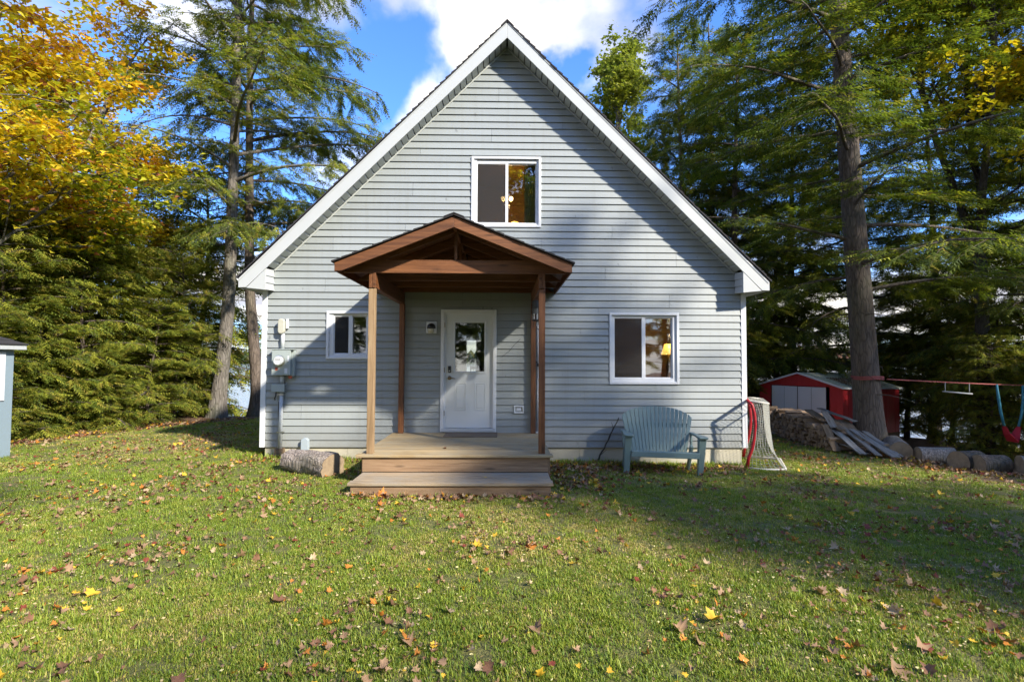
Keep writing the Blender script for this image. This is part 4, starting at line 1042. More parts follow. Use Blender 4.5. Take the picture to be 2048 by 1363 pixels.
# ------------------------------------------------------------------ sheds
def build_red_shed():
    H = root('garden_shed', (14.0, 5.2, -0.60), 'red metal garden shed with white double doors and mossy pale roof', 'shed', world=False)
    # local: x along the side (depth), -y... front wall lies in x=0 plane, doors facing -x
    H.rotation_euler = (math.radians(0.0), math.radians(1.2), math.radians(30)); W, D, EH, RH = 2.55, 3.35, 1.42, 1.80
    # front wall of vertical ribbed sheets: y from 0 (near corner) to W, facing -x
    n = 14
    for i in range(n):
        y0, y1 = W*i/n, W*(i+1)/n
        top = lambda y: EH + (RH-EH)*(1-abs(y-W/2)/(W/2))
        if 0.42 < (y0+y1)/2 < 2.15:
            MB().prism([(y0+.002, 1.42), (y1-.002, 1.42), (y1-.002, top(y1)), (y0+.002, top(y0))], 0.0, 0.02, 'x').build('wall_sheet', REDM, H)
        else:
            MB().prism([(y0+.002, 0.03), (y1-.002, 0.03), (y1-.002, top(y1)), (y0+.002, top(y0))], 0.0, 0.02 - 0.012*(i % 2), 'x').build('wall_sheet', REDM, H)
    for s_y in (0.0, W):
        for i in range(12):
            x0, x1 = D*i/12, D*(i+1)/12
            MB().box(x0+.002, x1-.002, s_y-0.006*(i % 2), s_y+0.016, 0.03, EH).build('wall_sheet', REDM, H)
    MB().prism([(0, 0.03), (W, 0.03), (W, EH), (W/2, RH), (0, EH)], D-0.02, D, 'x').build('back_sheet', REDM, H)
    for y0, y1 in ((0.46, 1.29), (1.30, 2.13)):
        m = MB().box(-0.025, -0.004, y0, y1, 0.06, 1.40); d = m.build('door', SHEDW, H, 0.004)
        MB().box(-0.031, -0.0255, (y0+y1)/2-0.006, (y0+y1)/2+0.006, 0.08, 1.38).build('door_rib', GREYBOX, d)
    MB().box(-0.05, -0.026, 1.27, 1.32, 0.55, 0.60).build('latch', BLACKP, H)
    MB().box(-0.034, -0.026, 1.288, 1.302, 0.08, 1.40).build('door_gap_strip', BLACKP, H)
    m = MB().box(-0.02, D, -0.01, W+0.01, -0.4, 0.03); m.build('floor_frame', BROWNPL, H)
    for sy in (0, 1):
        for i in range(10):
            x0, x1 = -0.07+(D+0.14)*i/10, -0.07+(D+0.14)*(i+1)/10
            ya, yb = (-0.06, W/2) if sy == 0 else (W+0.06, W/2)
            za = EH - 0.02
            m = MB(); m.add([(x0+.003, ya, za), (x1-.003, ya, za), (x1-.003, yb, RH+0.012), (x0+.003, yb, RH+0.012), (x0+.003, ya, za+0.02), (x1-.003, ya, za+0.02), (x1-.003, yb, RH+0.03), (x0+.003, yb, RH+0.03)],
                            [(0,3,2,1), (4,5,6,7), (0,1,5,4), (1,2,6,5), (2,3,7,6), (3,0,4,7)])
            m.build('roof_sheet', ROOFG, H)
            m = MB(); m.bar((x1, ya, za+0.026), (x1, yb, RH+0.036), 0.018, 0.012); m.build('roof_rib', ROOFG, H)
        m = MB(); m.bar((-0.075, ya, za+0.0), (-0.075, W/2, RH+0.015), 0.02, 0.05, (0, 0, 1)); m.build('roof_edge', SHEDW, H)
        m = MB(); m.bar((-0.07, ya, za), (D+0.07, ya, za), 0.02, 0.045); m.build('eave_edge', SHEDW, H)
    # litter of brown needles on the near slope
    m = MB(); r = random.Random(2)
    for i in range(1500):
        x = 0.5 + abs(r.gauss(0, 0.9)); 
        if x > D: continue
        y = r.uniform(-0.05, 0.75); z = EH-0.02 + (y+0.06)/(W/2+0.06)*(RH-EH+0.03) + 0.022 + r.uniform(0, .03); a = r.random()*6; l = 0.035
        m.add([(x, y, z), (x+l*math.cos(a), y+l*math.sin(a), z+r.uniform(-.005, .02)), (x+l*.5*math.cos(a+1.2), y+l*.5*math.sin(a+1.2), z+0.012)], [(0, 1, 2)])
    tag(m.build('needle_litter', plain('brown_needles', (0.13, 0.065, 0.02), 0.9, 0.5, 30, 0), H), kind='stuff')
build_red_shed()

def build_left_shed():
    H = root('playhouse_shed', (-5.2, -1.4, g(-4.9, -0.9)), 'blue-grey board shed with dark shingle roof and white door trim at the left edge', 'shed')
    x1, ya, yb = -4.12, -2.75, -0.33; x0 = x1-2.2; z0 = g(x1, yb)-0.04; zt = 1.70; n = 8
    for i in range(n):
        a, b = yb-(yb-ya)*(i+1)/n, yb-(yb-ya)*i/n
        MB().box(x1-0.03, x1, a+0.0015, b-0.0015, z0+0.03, zt).build('wall_board', BLUESH, H, 0.003)
    for y in (ya, yb):
        for i in range(7):
            MB().box(x1-0.03-0.31*(i+1)+0.002, x1-0.032-0.31*i, min(y, y+0.03*(1 if y == ya else -1)), max(y, y+0.03*(1 if y == ya else -1)), z0+0.03, zt).build('wall_board', BLUESH, H, 0.003)
    MB().box(x0, x0+0.03, ya+0.03, yb-0.03, z0+0.03, zt).build('back_wall', BLUESH, H)
    MB().box(x0, x1-0.01, ya+0.01, yb-0.01, z0-0.08, z0+0.028).build('skid', BROWNPL, H)
    dy1 = yb-0.17; dy0 = dy1-0.95
    m = MB().box(x1+0.001, x1+0.022, dy1-0.10, dy1, 0.84, 1.66).box(x1+0.001, x1+0.022, dy0, dy0+0.10, 0.84, 1.66).box(x1+0.001, x1+0.022, dy0+0.10, dy1-0.10, 1.57, 1.66).box(x1+0.001, x1+0.022, dy0+0.10, dy1-0.10, 0.84, 0.93)
    w = m.build('window_frame', WHITE, H, 0.003)
    MB().box(x1+0.002, x1+0.008, dy0+0.10, dy1-0.10, 0.93, 1.57).build('pane', GLASS, w)
    ex0, ex1, ey0, ey1 = x0-0.12, x1+0.12, ya-0.12, yb+0.10; zr = zt+0.10
    MB().box(ex1-0.02, ex1, ey0, ey1, zt+0.005, zt+0.085).box(ex0, ex1-0.02, ey1-0.02, ey1, zt+0.005, zt+0.085).build('fascia', FASCIA, H, 0.003)
    MB().box(ex0, ex1-0.02, ey0+0.02, ey1-0.02, zt+0.002, zt+0.02).build('soffit', FASCIA, H)
    m = MB(); cx, cy = (ex0+ex1)/2, (ey0+ey1)/2; n = 9; hh = 0.62
    for i in range(n):
        t0, t1 = i/n, (i+1)/n
        def ring(t, dz):
            w = 0.97*t
            return [(ex0-0.02+(cx-ex0)*w, ey0-0.02+(cy-ey0)*w, zr-0.012+hh*t+dz), (ex1+0.02+(cx-ex1)*w, ey0-0.02+(cy-ey0)*w, zr-0.012+hh*t+dz), (ex1+0.02+(cx-ex1)*w, ey1+0.02+(cy-ey1)*w, zr-0.012+hh*t+dz), (ex0-0.02+(cx-ex0)*w, ey1+0.02+(cy-ey1)*w, zr-0.012+hh*t+dz)]
        a, b, c = ring(t0, 0), ring(t0, 0.018), ring(t1, 0.004)
        m.add(a+b+c, [(j, (j+1) % 4, 4+(j+1) % 4, 4+j) for j in range(4)] + [(4+j, 4+(j+1) % 4, 8+(j+1) % 4, 8+j) for j in range(4)])
    m.build('roof', SHINGLE, H)
build_left_shed()

# ------------------------------------------------------------------ line between the trees, swing, trapeze, stick
def build_play():
    A = Vector((12.95, 2.07, 1.17)); Bp = Vector((20.5, 2.2, 1.00))
    S_ = root('slack_line', tuple(A), 'faded red slackline strap stretched from the tall trunk to the right', 'slackline')
    redst = plain('faded_red_webbing', (0.30, 0.075, 0.07), 0.8, 0.3, 20)
    pts = [A.lerp(Bp, t) + Vector((0, 0, -0.06*math.sin(PI*t))) for t in np.linspace(0, 1, 14)]
    m = MB()
    for a, b in zip(pts, pts[1:]): m.bar(a, b, 0.008, 0.022)
    m.build('webbing', redst, S_)
    m = MB(); c = Vector((12.72, 2.36, 1.17)); n = 26; 
    for k in range(n):
        a0, a1 = 2*PI*k/n, 2*PI*(k+1)/n; rr = 0.315
        for dz in (0.0, 0.045): m.bar(c+Vector((rr*math.cos(a0), rr*math.sin(a0), dz+0.008*math.sin(3*a0))), c+Vector((rr*math.cos(a1), rr*math.sin(a1), dz+0.008*math.sin(3*a1))), 0.014, 0.036)
    m.build('trunk_wrap', redst, S_)
    def on(px):    # the point of the line above image column px is near this x
        t = (px - A.x)/(Bp.x-A.x); return A.lerp(Bp, t) + Vector((0, 0, -0.06*math.sin(PI*t)))
    T = root('trapeze_bar', tuple(on(14.55)), 'short grey trapeze bar hanging from the red slackline', 'trapeze')
    a, b = on(14.30), on(14.86)
    greyb = plain('grey_bar', (0.35, 0.36, 0.36), 0.5, 0.1)
    for p in (a, b): MB().tube([p, p+Vector((0, 0, -0.20))], 0.009, 6).build('strap', greyb, T)
    MB().tube([a+Vector((-0.06, 0, -0.21)), b+Vector((0.06, 0, -0.24))], 0.018, 10).build('bar', greyb, T, smooth=True)
    W = root('sling_swing', tuple(on(15.8)), 'blue-strapped swing with a red sling seat hanging from the slackline', 'swing')
    a, b = on(15.50), on(16.1)
    blue = plain('teal_strap', (0.05, 0.26, 0.36), 0.6, 0.1); red = plain('red_sling', (0.52, 0.03, 0.05), 0.6, 0.12)
    la = a+Vector((0.14, 0, -0.93)); lb = b+Vector((-0.12, 0, -0.93))
    m = MB(); m.tube([a, a+Vector((0.03, 0, -0.3)), a+Vector((0.07, 0, -0.62)), la], [0.02, 0.03, 0.028, 0.024], 8); m.build('strap', blue, W, smooth=True)
    m = MB(); m.tube([b, b+Vector((0.0, 0, -0.35)), b+Vector((-0.04, 0, -0.65)), lb], [0.02, 0.024, 0.026, 0.024], 8); m.build('strap', blue, W, smooth=True)
    m = MB(); P = [la, la+Vector((0.06, 0, -0.17)), la+Vector((0.15, 0, -0.28)), (la+lb)/2+Vector((0.02, 0, -0.33)), lb+Vector((-0.09, 0, -0.22)), lb]
    for p, w in zip(P, (0.05, 0.09, 0.13, 0.14, 0.12, 0.05)): m.v += [(p.x, p.y-w, p.z), (p.x, p.y+w, p.z), (p.x, p.y+w, p.z-0.02), (p.x, p.y-w, p.z-0.02)]
    for i in range(5):
        q = i*4; m.f += [(q+j, q+(j+1) % 4, q+4+(j+1) % 4, q+4+j) for j in range(4)]
    m.build('sling_seat', red, W)
    m = MB(); wiggle_tube(m, [(6.02, -0.10, -0.30), (6.20, -0.15, 0.05), (6.42, -0.22, 0.55)], (0.018, 0.008), 6, 3, 0.012); m.tube([(6.25, -0.17, 0.15), (6.33, -0.15, 0.36), (6.30, -0.14, 0.46)], [0.008, 0.006, 0.003], 5); m.tube([(6.12, -0.12, -0.12), (6.2, -0.2, -0.02)], [0.006, 0.003], 5)
    tag(m.build('fallen_branch', BARKD), 'bare forked branch leaning on the wall beside the bench', 'branch')
build_play()

# ------------------------------------------------------------------ trees
def rot_frames(A, roll, rg):
    """per-row frame (a, b, n): a along A, b sideways and near horizontal, n the rest"""
    A = A/np.linalg.norm(A, axis=1, keepdims=True)
    up = np.tile(np.array([[0, 0, 1.0]]), (len(A), 1))
    B = np.cross(up, A); ln = np.linalg.norm(B, axis=1, keepdims=True); B = np.where(ln > 1e-3, B/np.maximum(ln, 1e-6), np.array([[1.0, 0, 0]]))
    Nn = np.cross(A, B); c, s = np.cos(roll)[:, None], np.sin(roll)[:, None]
    return A, B*c + Nn*s, Nn*c - B*s

def spray_template(nl, L, rg, hang=0.0):
    """flat frond: nl pairs of slim leaflets along a rib, as single triangles"""
    P = []
    for i in range(nl):
        t = (i+0.6)/(nl+0.4); x = L*t; l = L*(0.40*(1-t*0.75))*rg.uniform(0.8, 1.15)
        for sgn in (-1, 1):
            an = math.radians(rg.uniform(38, 58)); w = L*0.066
            tipx, tipy = x + l*math.cos(an), sgn*l*math.sin(an)
            dz = rg.uniform(-0.02, 0.015)
            P += [(x-w, 0, 0), (x+w, sgn*w*0.3, 0), (tipx, tipy, dz - hang*l)]
    P += [(L*0.05, -L*0.02, 0), (L*0.05, L*0.02, 0), (L*1.08, 0, -0.01-hang*L*0.2)]
    return np.array(P)

def make_foliage(name, pos, dirs, roll, scale, tint, rg, nl=4, L=0.30, hang=0.15, mat=None, templates=4):
    V = []; C = []
    tp = [spray_template(nl, L, random.Random(k+5), hang) for k in range(templates)]
    A, B, Nn = rot_frames(dirs, roll, rg); idx = rg.integers(0, templates, len(pos))
    for k in range(templates):
        q = idx == k
        if not q.any(): continue
        t = tp[k][None]; s = scale[q][:, None, None]
        v = pos[q][:, None] + s*(t[..., 0:1]*A[q][:, None] + t[..., 1:2]*B[q][:, None] + t[..., 2:3]*Nn[q][:, None])
        V.append(v.reshape(-1, 3)); c = np.repeat(tint[q], t.shape[1], axis=0); c = c*rg.uniform(0.85, 1.15, (len(c)//3, 1)).repeat(3, 0); C.append(c)
    V = np.concatenate(V); C = np.concatenate(C); T = np.arange(len(V)).reshape(-1, 3)
    return np_mesh(name, V, T, mat or FOL, C)

def tubes_mesh(name, paths, mat, n=4):
    """paths: list of (points (k,3), radii (k,)); fast frame-less tubes joined"""
    V = []; T = []; c = 0
    for P, Rr, nn in paths:
        P = np.asarray(P); k = len(P); d = np.gradient(P, axis=0); d /= np.maximum(np.linalg.norm(d, axis=1, keepdims=True), 1e-6)
        ref = np.array([0, 0, 1.0]) if abs(d[0][2]) < 0.9 else np.array([1.0, 0, 0])
        a = np.cross(d, ref); a /= np.maximum(np.linalg.norm(a, axis=1, keepdims=True), 1e-6); b = np.cross(d, a)
        an = np.arange(nn)*2*PI/nn
        v = P[:, None] + np.asarray(Rr)[:, None, None]*(a[:, None]*np.cos(an)[None, :, None] + b[:, None]*np.sin(an)[None, :, None])
        V.append(v.reshape(-1, 3)); i = (np.arange(k-1)[:, None]*nn + np.arange(nn)[None]).ravel(); j = (np.arange(k-1)[:, None]*nn + (np.arange(nn)[None]+1) % nn).ravel()
        T.append(np.stack([i, j, j+nn, i+nn], 1)+c); c += k*nn
    return np_mesh(name, np.concatenate(V), np.concatenate(T), mat, None, True)

def trunk_path(H, lean, bend, rg, n=26, curve=None):
    t = np.linspace(0, 1, n); ph = rg.random(4)*6
    x = lean[0]*t*H + bend*(np.sin(t*5+ph[0]) - np.sin(ph[0])); y = lean[1]*t*H + bend*(np.sin(t*4.2+ph[1]) - np.sin(ph[1]))
    if curve is not None: x = x + np.interp(t*H, curve[0], curve[1])
    return np.stack([x, y, t*H], 1)

def trunk_mesh(name, P, r0, H, mat, seed=0, n=28, rough=0.07, flare=0.55, top=0.12):
    rr = np.random.default_rng(seed); m = 90; t = np.linspace(0, 1, m)
    z = t**1.25
    C = np.stack([np.interp(z*H, P[:, 2], P[:, k]) for k in range(3)], 1); C[0, 2] -= 0.6*0; 
    an = np.arange(n)*2*PI/n
    rad = r0*(1-(1-top)*z) + r0*flare*np.exp(-z*H/0.45)
    V = np.empty((m, n, 3))
    ridg = [(rr.integers(5, 15), rr.random()*6, rr.uniform(-1.0, 1.0), rr.uniform(0.3, 1)) for _ in range(7)]
    for i in range(m):
        d = np.zeros(n)
        for f, p, tw, am in ridg: d += am*np.abs(np.sin(an*f/2 + p + tw*z[i]*H*0.5 + 0.6*np.sin(z[i]*H*1.7+p)))
        d = d/7*rough*1.6 + 0.35*flare*np.exp(-z[i]*H/0.5)*np.sin(an*5+ridg[0][1])*0.5
        q = rad[i]*(1+d)
        V[i, :, 0] = C[i, 0] + q*np.cos(an); V[i, :, 1] = C[i, 1] + q*np.sin(an); V[i, :, 2] = C[i, 2] - (0.5 if i == 0 else 0)
    i = (np.arange(m-1)[:, None]*n + np.arange(n)[None]).ravel(); j = (np.arange(m-1)[:, None]*n + (np.arange(n)[None]+1) % n).ravel()
    return np_mesh(name, V.reshape(-1, 3), np.stack([i, j, j+n, i+n], 1), mat, None, True)

DG = np.array([0.070, 0.100, 0.020]); MG = np.array([0.145, 0.185, 0.028]); YG = np.array([0.30, 0.31, 0.040]); OG = np.array([0.28, 0.23, 0.04])
def hemlock(seed, H, r0, cb, Rb, nb, lean=(0, 0), bend=0.08, up=18, droop=32, dens=1.0, sp=0.14, L=0.37, nl=4, hang=0.25, bark=None, curve=None, col=(0.25, 0.5, 0.25), side=None, dead=6, flare=0.55, gaps=0.12, prof=0.6, hmax=None, topR=0.25, mult=5):
    """one conifer: trunk, limbs and crown meshes. col = shares of dark, mid and light foliage; hmax leaves off what stands above that height"""
    rg = np.random.default_rng(seed); bark = bark or BARK
    P = trunk_path(H, lean, bend, rg, curve=curve)
    tm = trunk_mesh('trunk', P, r0, H, bark, seed, flare=flare)
    limbs = []; pos = []; dr = []; tn = []; sc = []
    for i in range(nb):
        u = (i+0.5)/nb; h = H*(cb + (1-cb)*u**0.92); h = min(h*rg.uniform(0.985, 1.015), H*0.99)
        if hmax and h > hmax: continue
        az = i*2.39996 + rg.uniform(-0.5, 0.5); t = (H-h)/(H*(1-cb))
        Lb = Rb*(topR*0.3 + (1-topR*0.3)*t**prof)*(1-0.22*t)*rg.uniform(0.62, 1.12)
        if side is not None: Lb *= 1 + side[0]*math.cos(az-side[1])
        if Lb < 0.25: Lb = 0.25
        base = np.array([np.interp(h, P[:, 2], P[:, 0]), np.interp(h, P[:, 2], P[:, 1]), h])
        e0 = math.radians(up*(1.6-1.3*t) + rg.uniform(-8, 8)); dd = math.radians(droop*rg.uniform(0.6, 1.3)); k = 9
        s = np.linspace(0, 1, k); e = e0 - dd*s**1.3; azs = az + rg.uniform(-0.25, 0.25)*s + 0.06*np.sin(s*9+i)
        step = np.stack([np.cos(e)*np.cos(azs), np.cos(e)*np.sin(azs), np.sin(e)], 1)*Lb/(k-1)
        B = base + np.concatenate([[np.zeros(3)], np.cumsum(step[:-1], 0)])
        rb = max(0.012, 0.011*Lb+0.006) * (1 if Lb > 1 else 0.6)
        limbs.append((B, rb*(1-0.85*s)+0.003, 5))
        # side twigs, in a flat spray either side of the limb
        nt = max(4, int(Lb*(1-0.12)/0.15*dens)); ts = np.linspace(0.16, 1.0, nt) + rg.uniform(-0.02, 0.02, nt)
        for j, tt in enumerate(ts):
            tt = min(max(tt, 0.05), 1.0)
            if rg.random() < gaps: continue
            c = np.array([np.interp(tt, s, B[:, q]) for q in range(3)]); ds = step[min(int(tt*(k-1)), k-1)]; ds = ds/np.linalg.norm(ds)
            sg = 1 if j % 2 else -1; an = math.radians(rg.uniform(42, 68))*sg*(1 if tt < 0.97 else 0.1)
            d2 = np.array([ds[0]*math.cos(an)-ds[1]*math.sin(an), ds[0]*math.sin(an)+ds[1]*math.cos(an), ds[2] + rg.uniform(-0.28, 0.08)]); d2 /= np.linalg.norm(d2)
            l2 = Lb*(0.10 + 0.34*(1-tt)**0.7)*rg.uniform(0.7, 1.2)*(0.5+0.8*min(tt*3, 1)); l2 = min(max(l2, 0.16), 1.5)
            n2 = max(2, int(l2/sp)); q = (np.arange(n2)+rg.uniform(0.1, 0.6))/n2
            pts = c + d2*(q*l2)[:, None]; pts[:, 2] -= 0.16*l2*q**2
            if l2 > 0.35: limbs.append((np.array([c, c+d2*l2*0.55-np.array([0, 0, 0.03*l2]), c+d2*l2-np.array([0, 0, 0.16*l2])]), np.array([0.008, 0.005, 0.002]), 3))
            for w in range(n2*mult):
                w0 = w % n2; a2 = rg.uniform(-0.95, 0.95) if w0 < n2-1 else rg.uniform(-0.4, 0.4)
                d3 = np.array([d2[0]*math.cos(a2)-d2[1]*math.sin(a2), d2[0]*math.sin(a2)+d2[1]*math.cos(a2), d2[2]-hang*rg.uniform(0.1, 1.7)])
                jit = rg.normal(0, 0.06 if Lb > 1 else 0.03, 3) if w >= n2 else 0
                pos.append(pts[w0] + jit); dr.append(d3)
                p = rg.random(); base_c = DG if p < col[0] else (MG if p < col[0]+col[1] else (YG if rg.random() < 0.7 else OG))
                tn.append(base_c*rg.uniform(0.8, 1.25)); sc.append(rg.uniform(0.7, 1.25))
    for i in range(dead):                 # bare stubs and snags below the crown
        h = H*cb*rg.uniform(0.35, 1.0) if cb > 0.06 else H*0.2; az = rg.random()*6.28; l = rg.uniform(0.4, 1.6)
        base = np.array([np.interp(h, P[:, 2], P[:, 0]), np.interp(h, P[:, 2], P[:, 1]), h]); s = np.linspace(0, 1, 5)
        B = base + np.stack([np.cos(az+0.3*s)*l*s, np.sin(az+0.3*s)*l*s, l*(0.25*s - 0.35*s**2)], 1); limbs.append((B, 0.016*(1-0.8*s), 4))
    pos = np.array(pos); n = len(pos)
    fm = make_foliage('crown', pos, np.array(dr), rg.uniform(-0.5, 0.5, n), np.array(sc), np.array(tn), rg, nl=nl, L=L, hang=0.15)
    lm = tubes_mesh('limbs', limbs, bark)
    return tm, lm, fm

LEAF2D = [(0.0, -0.02), (0.30, -0.13), (0.26, 0.10), (0.56, 0.16), (0.36, 0.38), (0.40, 0.56), (0.17, 0.52), (0.0, 0.98),
          (-0.17, 0.52), (-0.40, 0.56), (-0.36, 0.38), (-0.56, 0.16), (-0.26, 0.10), (-0.30, -0.13)]
def leaf_tmpl(rg, fold=0.25):
    P = [(0, 0.28, 0.0)] + [(x, y, abs(x)*fold + 0.10*(y-0.4)**2*rg.uniform(-1, 1)) for x, y in LEAF2D]
    return np.array([[P[0], P[1+(i+1) % 14], P[1+i]] for i in range(14)]).reshape(-1, 3)
def leaf_tmpl_small(rg):      # the same lobes with fewer points, for crowns
    O = [(0, -0.05), (0.34, 0.0), (0.52, 0.22), (0.30, 0.40), (0.0, 0.95), (-0.30, 0.40), (-0.52, 0.22), (-0.34, 0.0)]
    P = [(x, y, abs(x)*0.25+rg.uniform(-.05, .05)) for x, y in O]
    tri = [(0, 1, 2), (0, 2, 3), (0, 3, 4), (0, 4, 5), (0, 5, 6), (0, 6, 7)]
    return np.array([[P[a], P[b], P[c]] for a, b, c in tri]).reshape(-1, 3)

def maple(seed, H, r0, h0, R, npri, colf, bark=None, leaf=0.105, per=9, dens=1.0, forks=3, spread=0.8, zone=None, keep=None, flat=0.35):
    """broadleaf tree: forked stems, twigs in layers and lobed leaves. colf(points, rg) gives leaf colours"""
    rg = np.random.default_rng(seed); bark = bark or BARKD; limbs = []; tips = []
    def grow(p, d, L, r, lvl):
        k = 7; s = np.linspace(0, 1, k); pts = [p]; dd = d.copy()
        for i in range(k-1):
            dd = dd + rg.normal(0, 0.10, 3) + np.array([0, 0, 0.05 if lvl < 2 else -0.015]); dd /= np.linalg.norm(dd); pts.append(pts[-1]+dd*L/(k-1))
        pts = np.array(pts); limbs.append((pts, r*(1-0.55*s), 7 if lvl == 0 else (5 if lvl == 1 else 3)))
        if lvl >= 2:
            for q in pts[2:]: tips.append(q)
        if lvl == 3: return
        nn = {0: npri, 1: 8, 2: 5}[lvl]
        for j in range(nn):
            t = rg.uniform(0.35 if lvl else 0.1, 1.0); q = np.array([np.interp(t, s, pts[:, c]) for c in range(3)]); az = j*2.4+rg.uniform(-.5, .5)
            el = rg.uniform(0.15, 0.9) if lvl == 0 else rg.uniform(-0.15, 0.45)
            nd = np.array([math.cos(az)*math.cos(el), math.sin(az)*math.cos(el), math.sin(el)])
            nd = nd*spread + dd*(0.55 if lvl else 0.35); nd /= np.linalg.norm(nd)
            grow(q, nd, L*{0: rg.uniform(0.5, 0.8)*R/(H-h0)*1.25, 1: rg.uniform(0.35, 0.6), 2: rg.uniform(0.35, 0.6)}[lvl], r*(0.42 if lvl else 0.40), lvl+1)
    tp = []
    for f in range(forks):
        az = f*2*PI/forks+rg.random(); d = np.array([math.cos(az)*0.22, math.sin(az)*0.22, 1.0]) if forks > 1 else np.array([0.02, 0.0, 1.0]); d /= np.linalg.norm(d)
        grow(np.array([0, 0, h0]) , d, H-h0, r0*(0.62 if forks > 1 else 0.9), 0)
    P = np.stack([np.zeros(10), np.zeros(10), np.linspace(0, h0+0.15, 10)], 1)
    tm = trunk_mesh('trunk', P, r0, h0+0.15, bark, seed, flare=0.4, top=0.85)
    tips = np.array(tips)
    if keep is not None: tips = tips[keep(tips)]
    n = int(per*dens); pos = np.repeat(tips, n, 0); m = len(pos)
    a = rg.random(m)*2*PI; rr = np.sqrt(rg.random(m))*0.34
    pos = pos + np.stack([np.cos(a)*rr, np.sin(a)*rr, rg.normal(0, 0.055, m)], 1)
    az = rg.random(m)*2*PI; dirs = np.stack([np.cos(az), np.sin(az), rg.normal(-0.35, 0.35, m)], 1)
    A, B, Nn = rot_frames(dirs, rg.normal(0, flat, m), rg); t = leaf_tmpl_small(random.Random(seed)); sz = leaf*rg.uniform(0.7, 1.25, m)
    V = pos[:, None] + sz[:, None, None]*(t[None, :, 1:2]*A[:, None] + t[None, :, 0:1]*B[:, None] + t[None, :, 2:3]*Nn[:, None])
    C = np.repeat(colf(pos, rg), len(t), 0)
    fm = np_mesh('crown', V.reshape(-1, 3), np.arange(m*len(t)).reshape(-1, 3), LEAFM, C)
    return tm, tubes_mesh('limbs', limbs, bark), fm

def plant(name, meshes, x, y, label, cat='tree', group=None, rot=0.0, s=1.0, z=None, sz=None):
    t = root(name, (x, y, (g(x, y)-0.05) if z is None else z), label, cat, group, world=False)
    t.rotation_euler = (0, 0, rot); t.scale = (s, s, sz or s)
    for nm, me in zip(('trunk', 'limbs', 'crown'), meshes):
        if me is None: continue
        o = bpy.data.objects.new(nm, me); COL.objects.link(o); o.parent = t
        if nm != 'trunk': o['kind'] = 'stuff'
    return t

def blend(a, b, t): return a*(1-t)[:, None] + b*t[:, None]
GRN = np.array([0.20, 0.27, 0.035]); YEL = np.array([0.80, 0.56, 0.04]); ORG = np.array([0.80, 0.38, 0.04]); LIM = np.array([0.46, 0.44, 0.035]); RDD = np.array([0.42, 0.15, 0.07])
def col_autumn(pos, rg):
    n = vnoise(pos[:, 0]+pos[:, 2]*0.7, pos[:, 1]+pos[:, 2], 0.9, 5); h = np.clip((pos[:, 2]-2.2)/4.8, 0, 1)
    v = np.clip(0.02 + h*0.62 + (n-0.5)*0.8 + rg.normal(0, 0.12, len(pos)), 0, 1)
    c = blend(np.tile(GRN, (len(pos), 1)), np.tile(LIM, (len(pos), 1)), np.clip(v*3, 0, 1)); c = blend(c, np.tile(YEL, (len(pos), 1)), np.clip(v*3-1, 0, 1)); c = blend(c, np.tile(ORG, (len(pos), 1)), np.clip(v*4-3.3, 0, 1))
    pk = rg.random(len(pos)) < 0.06; c[pk] = RDD
    return c*rg.uniform(0.75, 1.2, (len(pos), 1))
def col_yellow(pos, rg):
    n = vnoise(pos[:, 0]+pos[:, 2]*0.7, pos[:, 1]+pos[:, 2], 1.1, 6); v = np.clip(n+rg.normal(0, 0.2, len(pos)), 0, 1)
    c = blend(np.tile(GRN*0.8, (len(pos), 1)), np.tile(LIM, (len(pos), 1)), np.clip(v*2, 0, 1)); c = blend(c, np.tile(YEL, (len(pos), 1)), np.clip(v*2-0.9, 0, 1))
    return c*rg.uniform(0.75, 1.2, (len(pos), 1))
def col_green(pos, rg):
    v = np.clip(vnoise(pos[:, 0], pos[:, 1]+pos[:, 2], 1.0, 8)+rg.normal(0, 0.25, len(pos)), 0, 1)
    return blend(np.tile(np.array([0.12, 0.16, 0.03]), (len(pos), 1)), np.tile(np.array([0.34, 0.34, 0.06]), (len(pos), 1)), v)*rg.uniform(0.8, 1.2, (len(pos), 1))

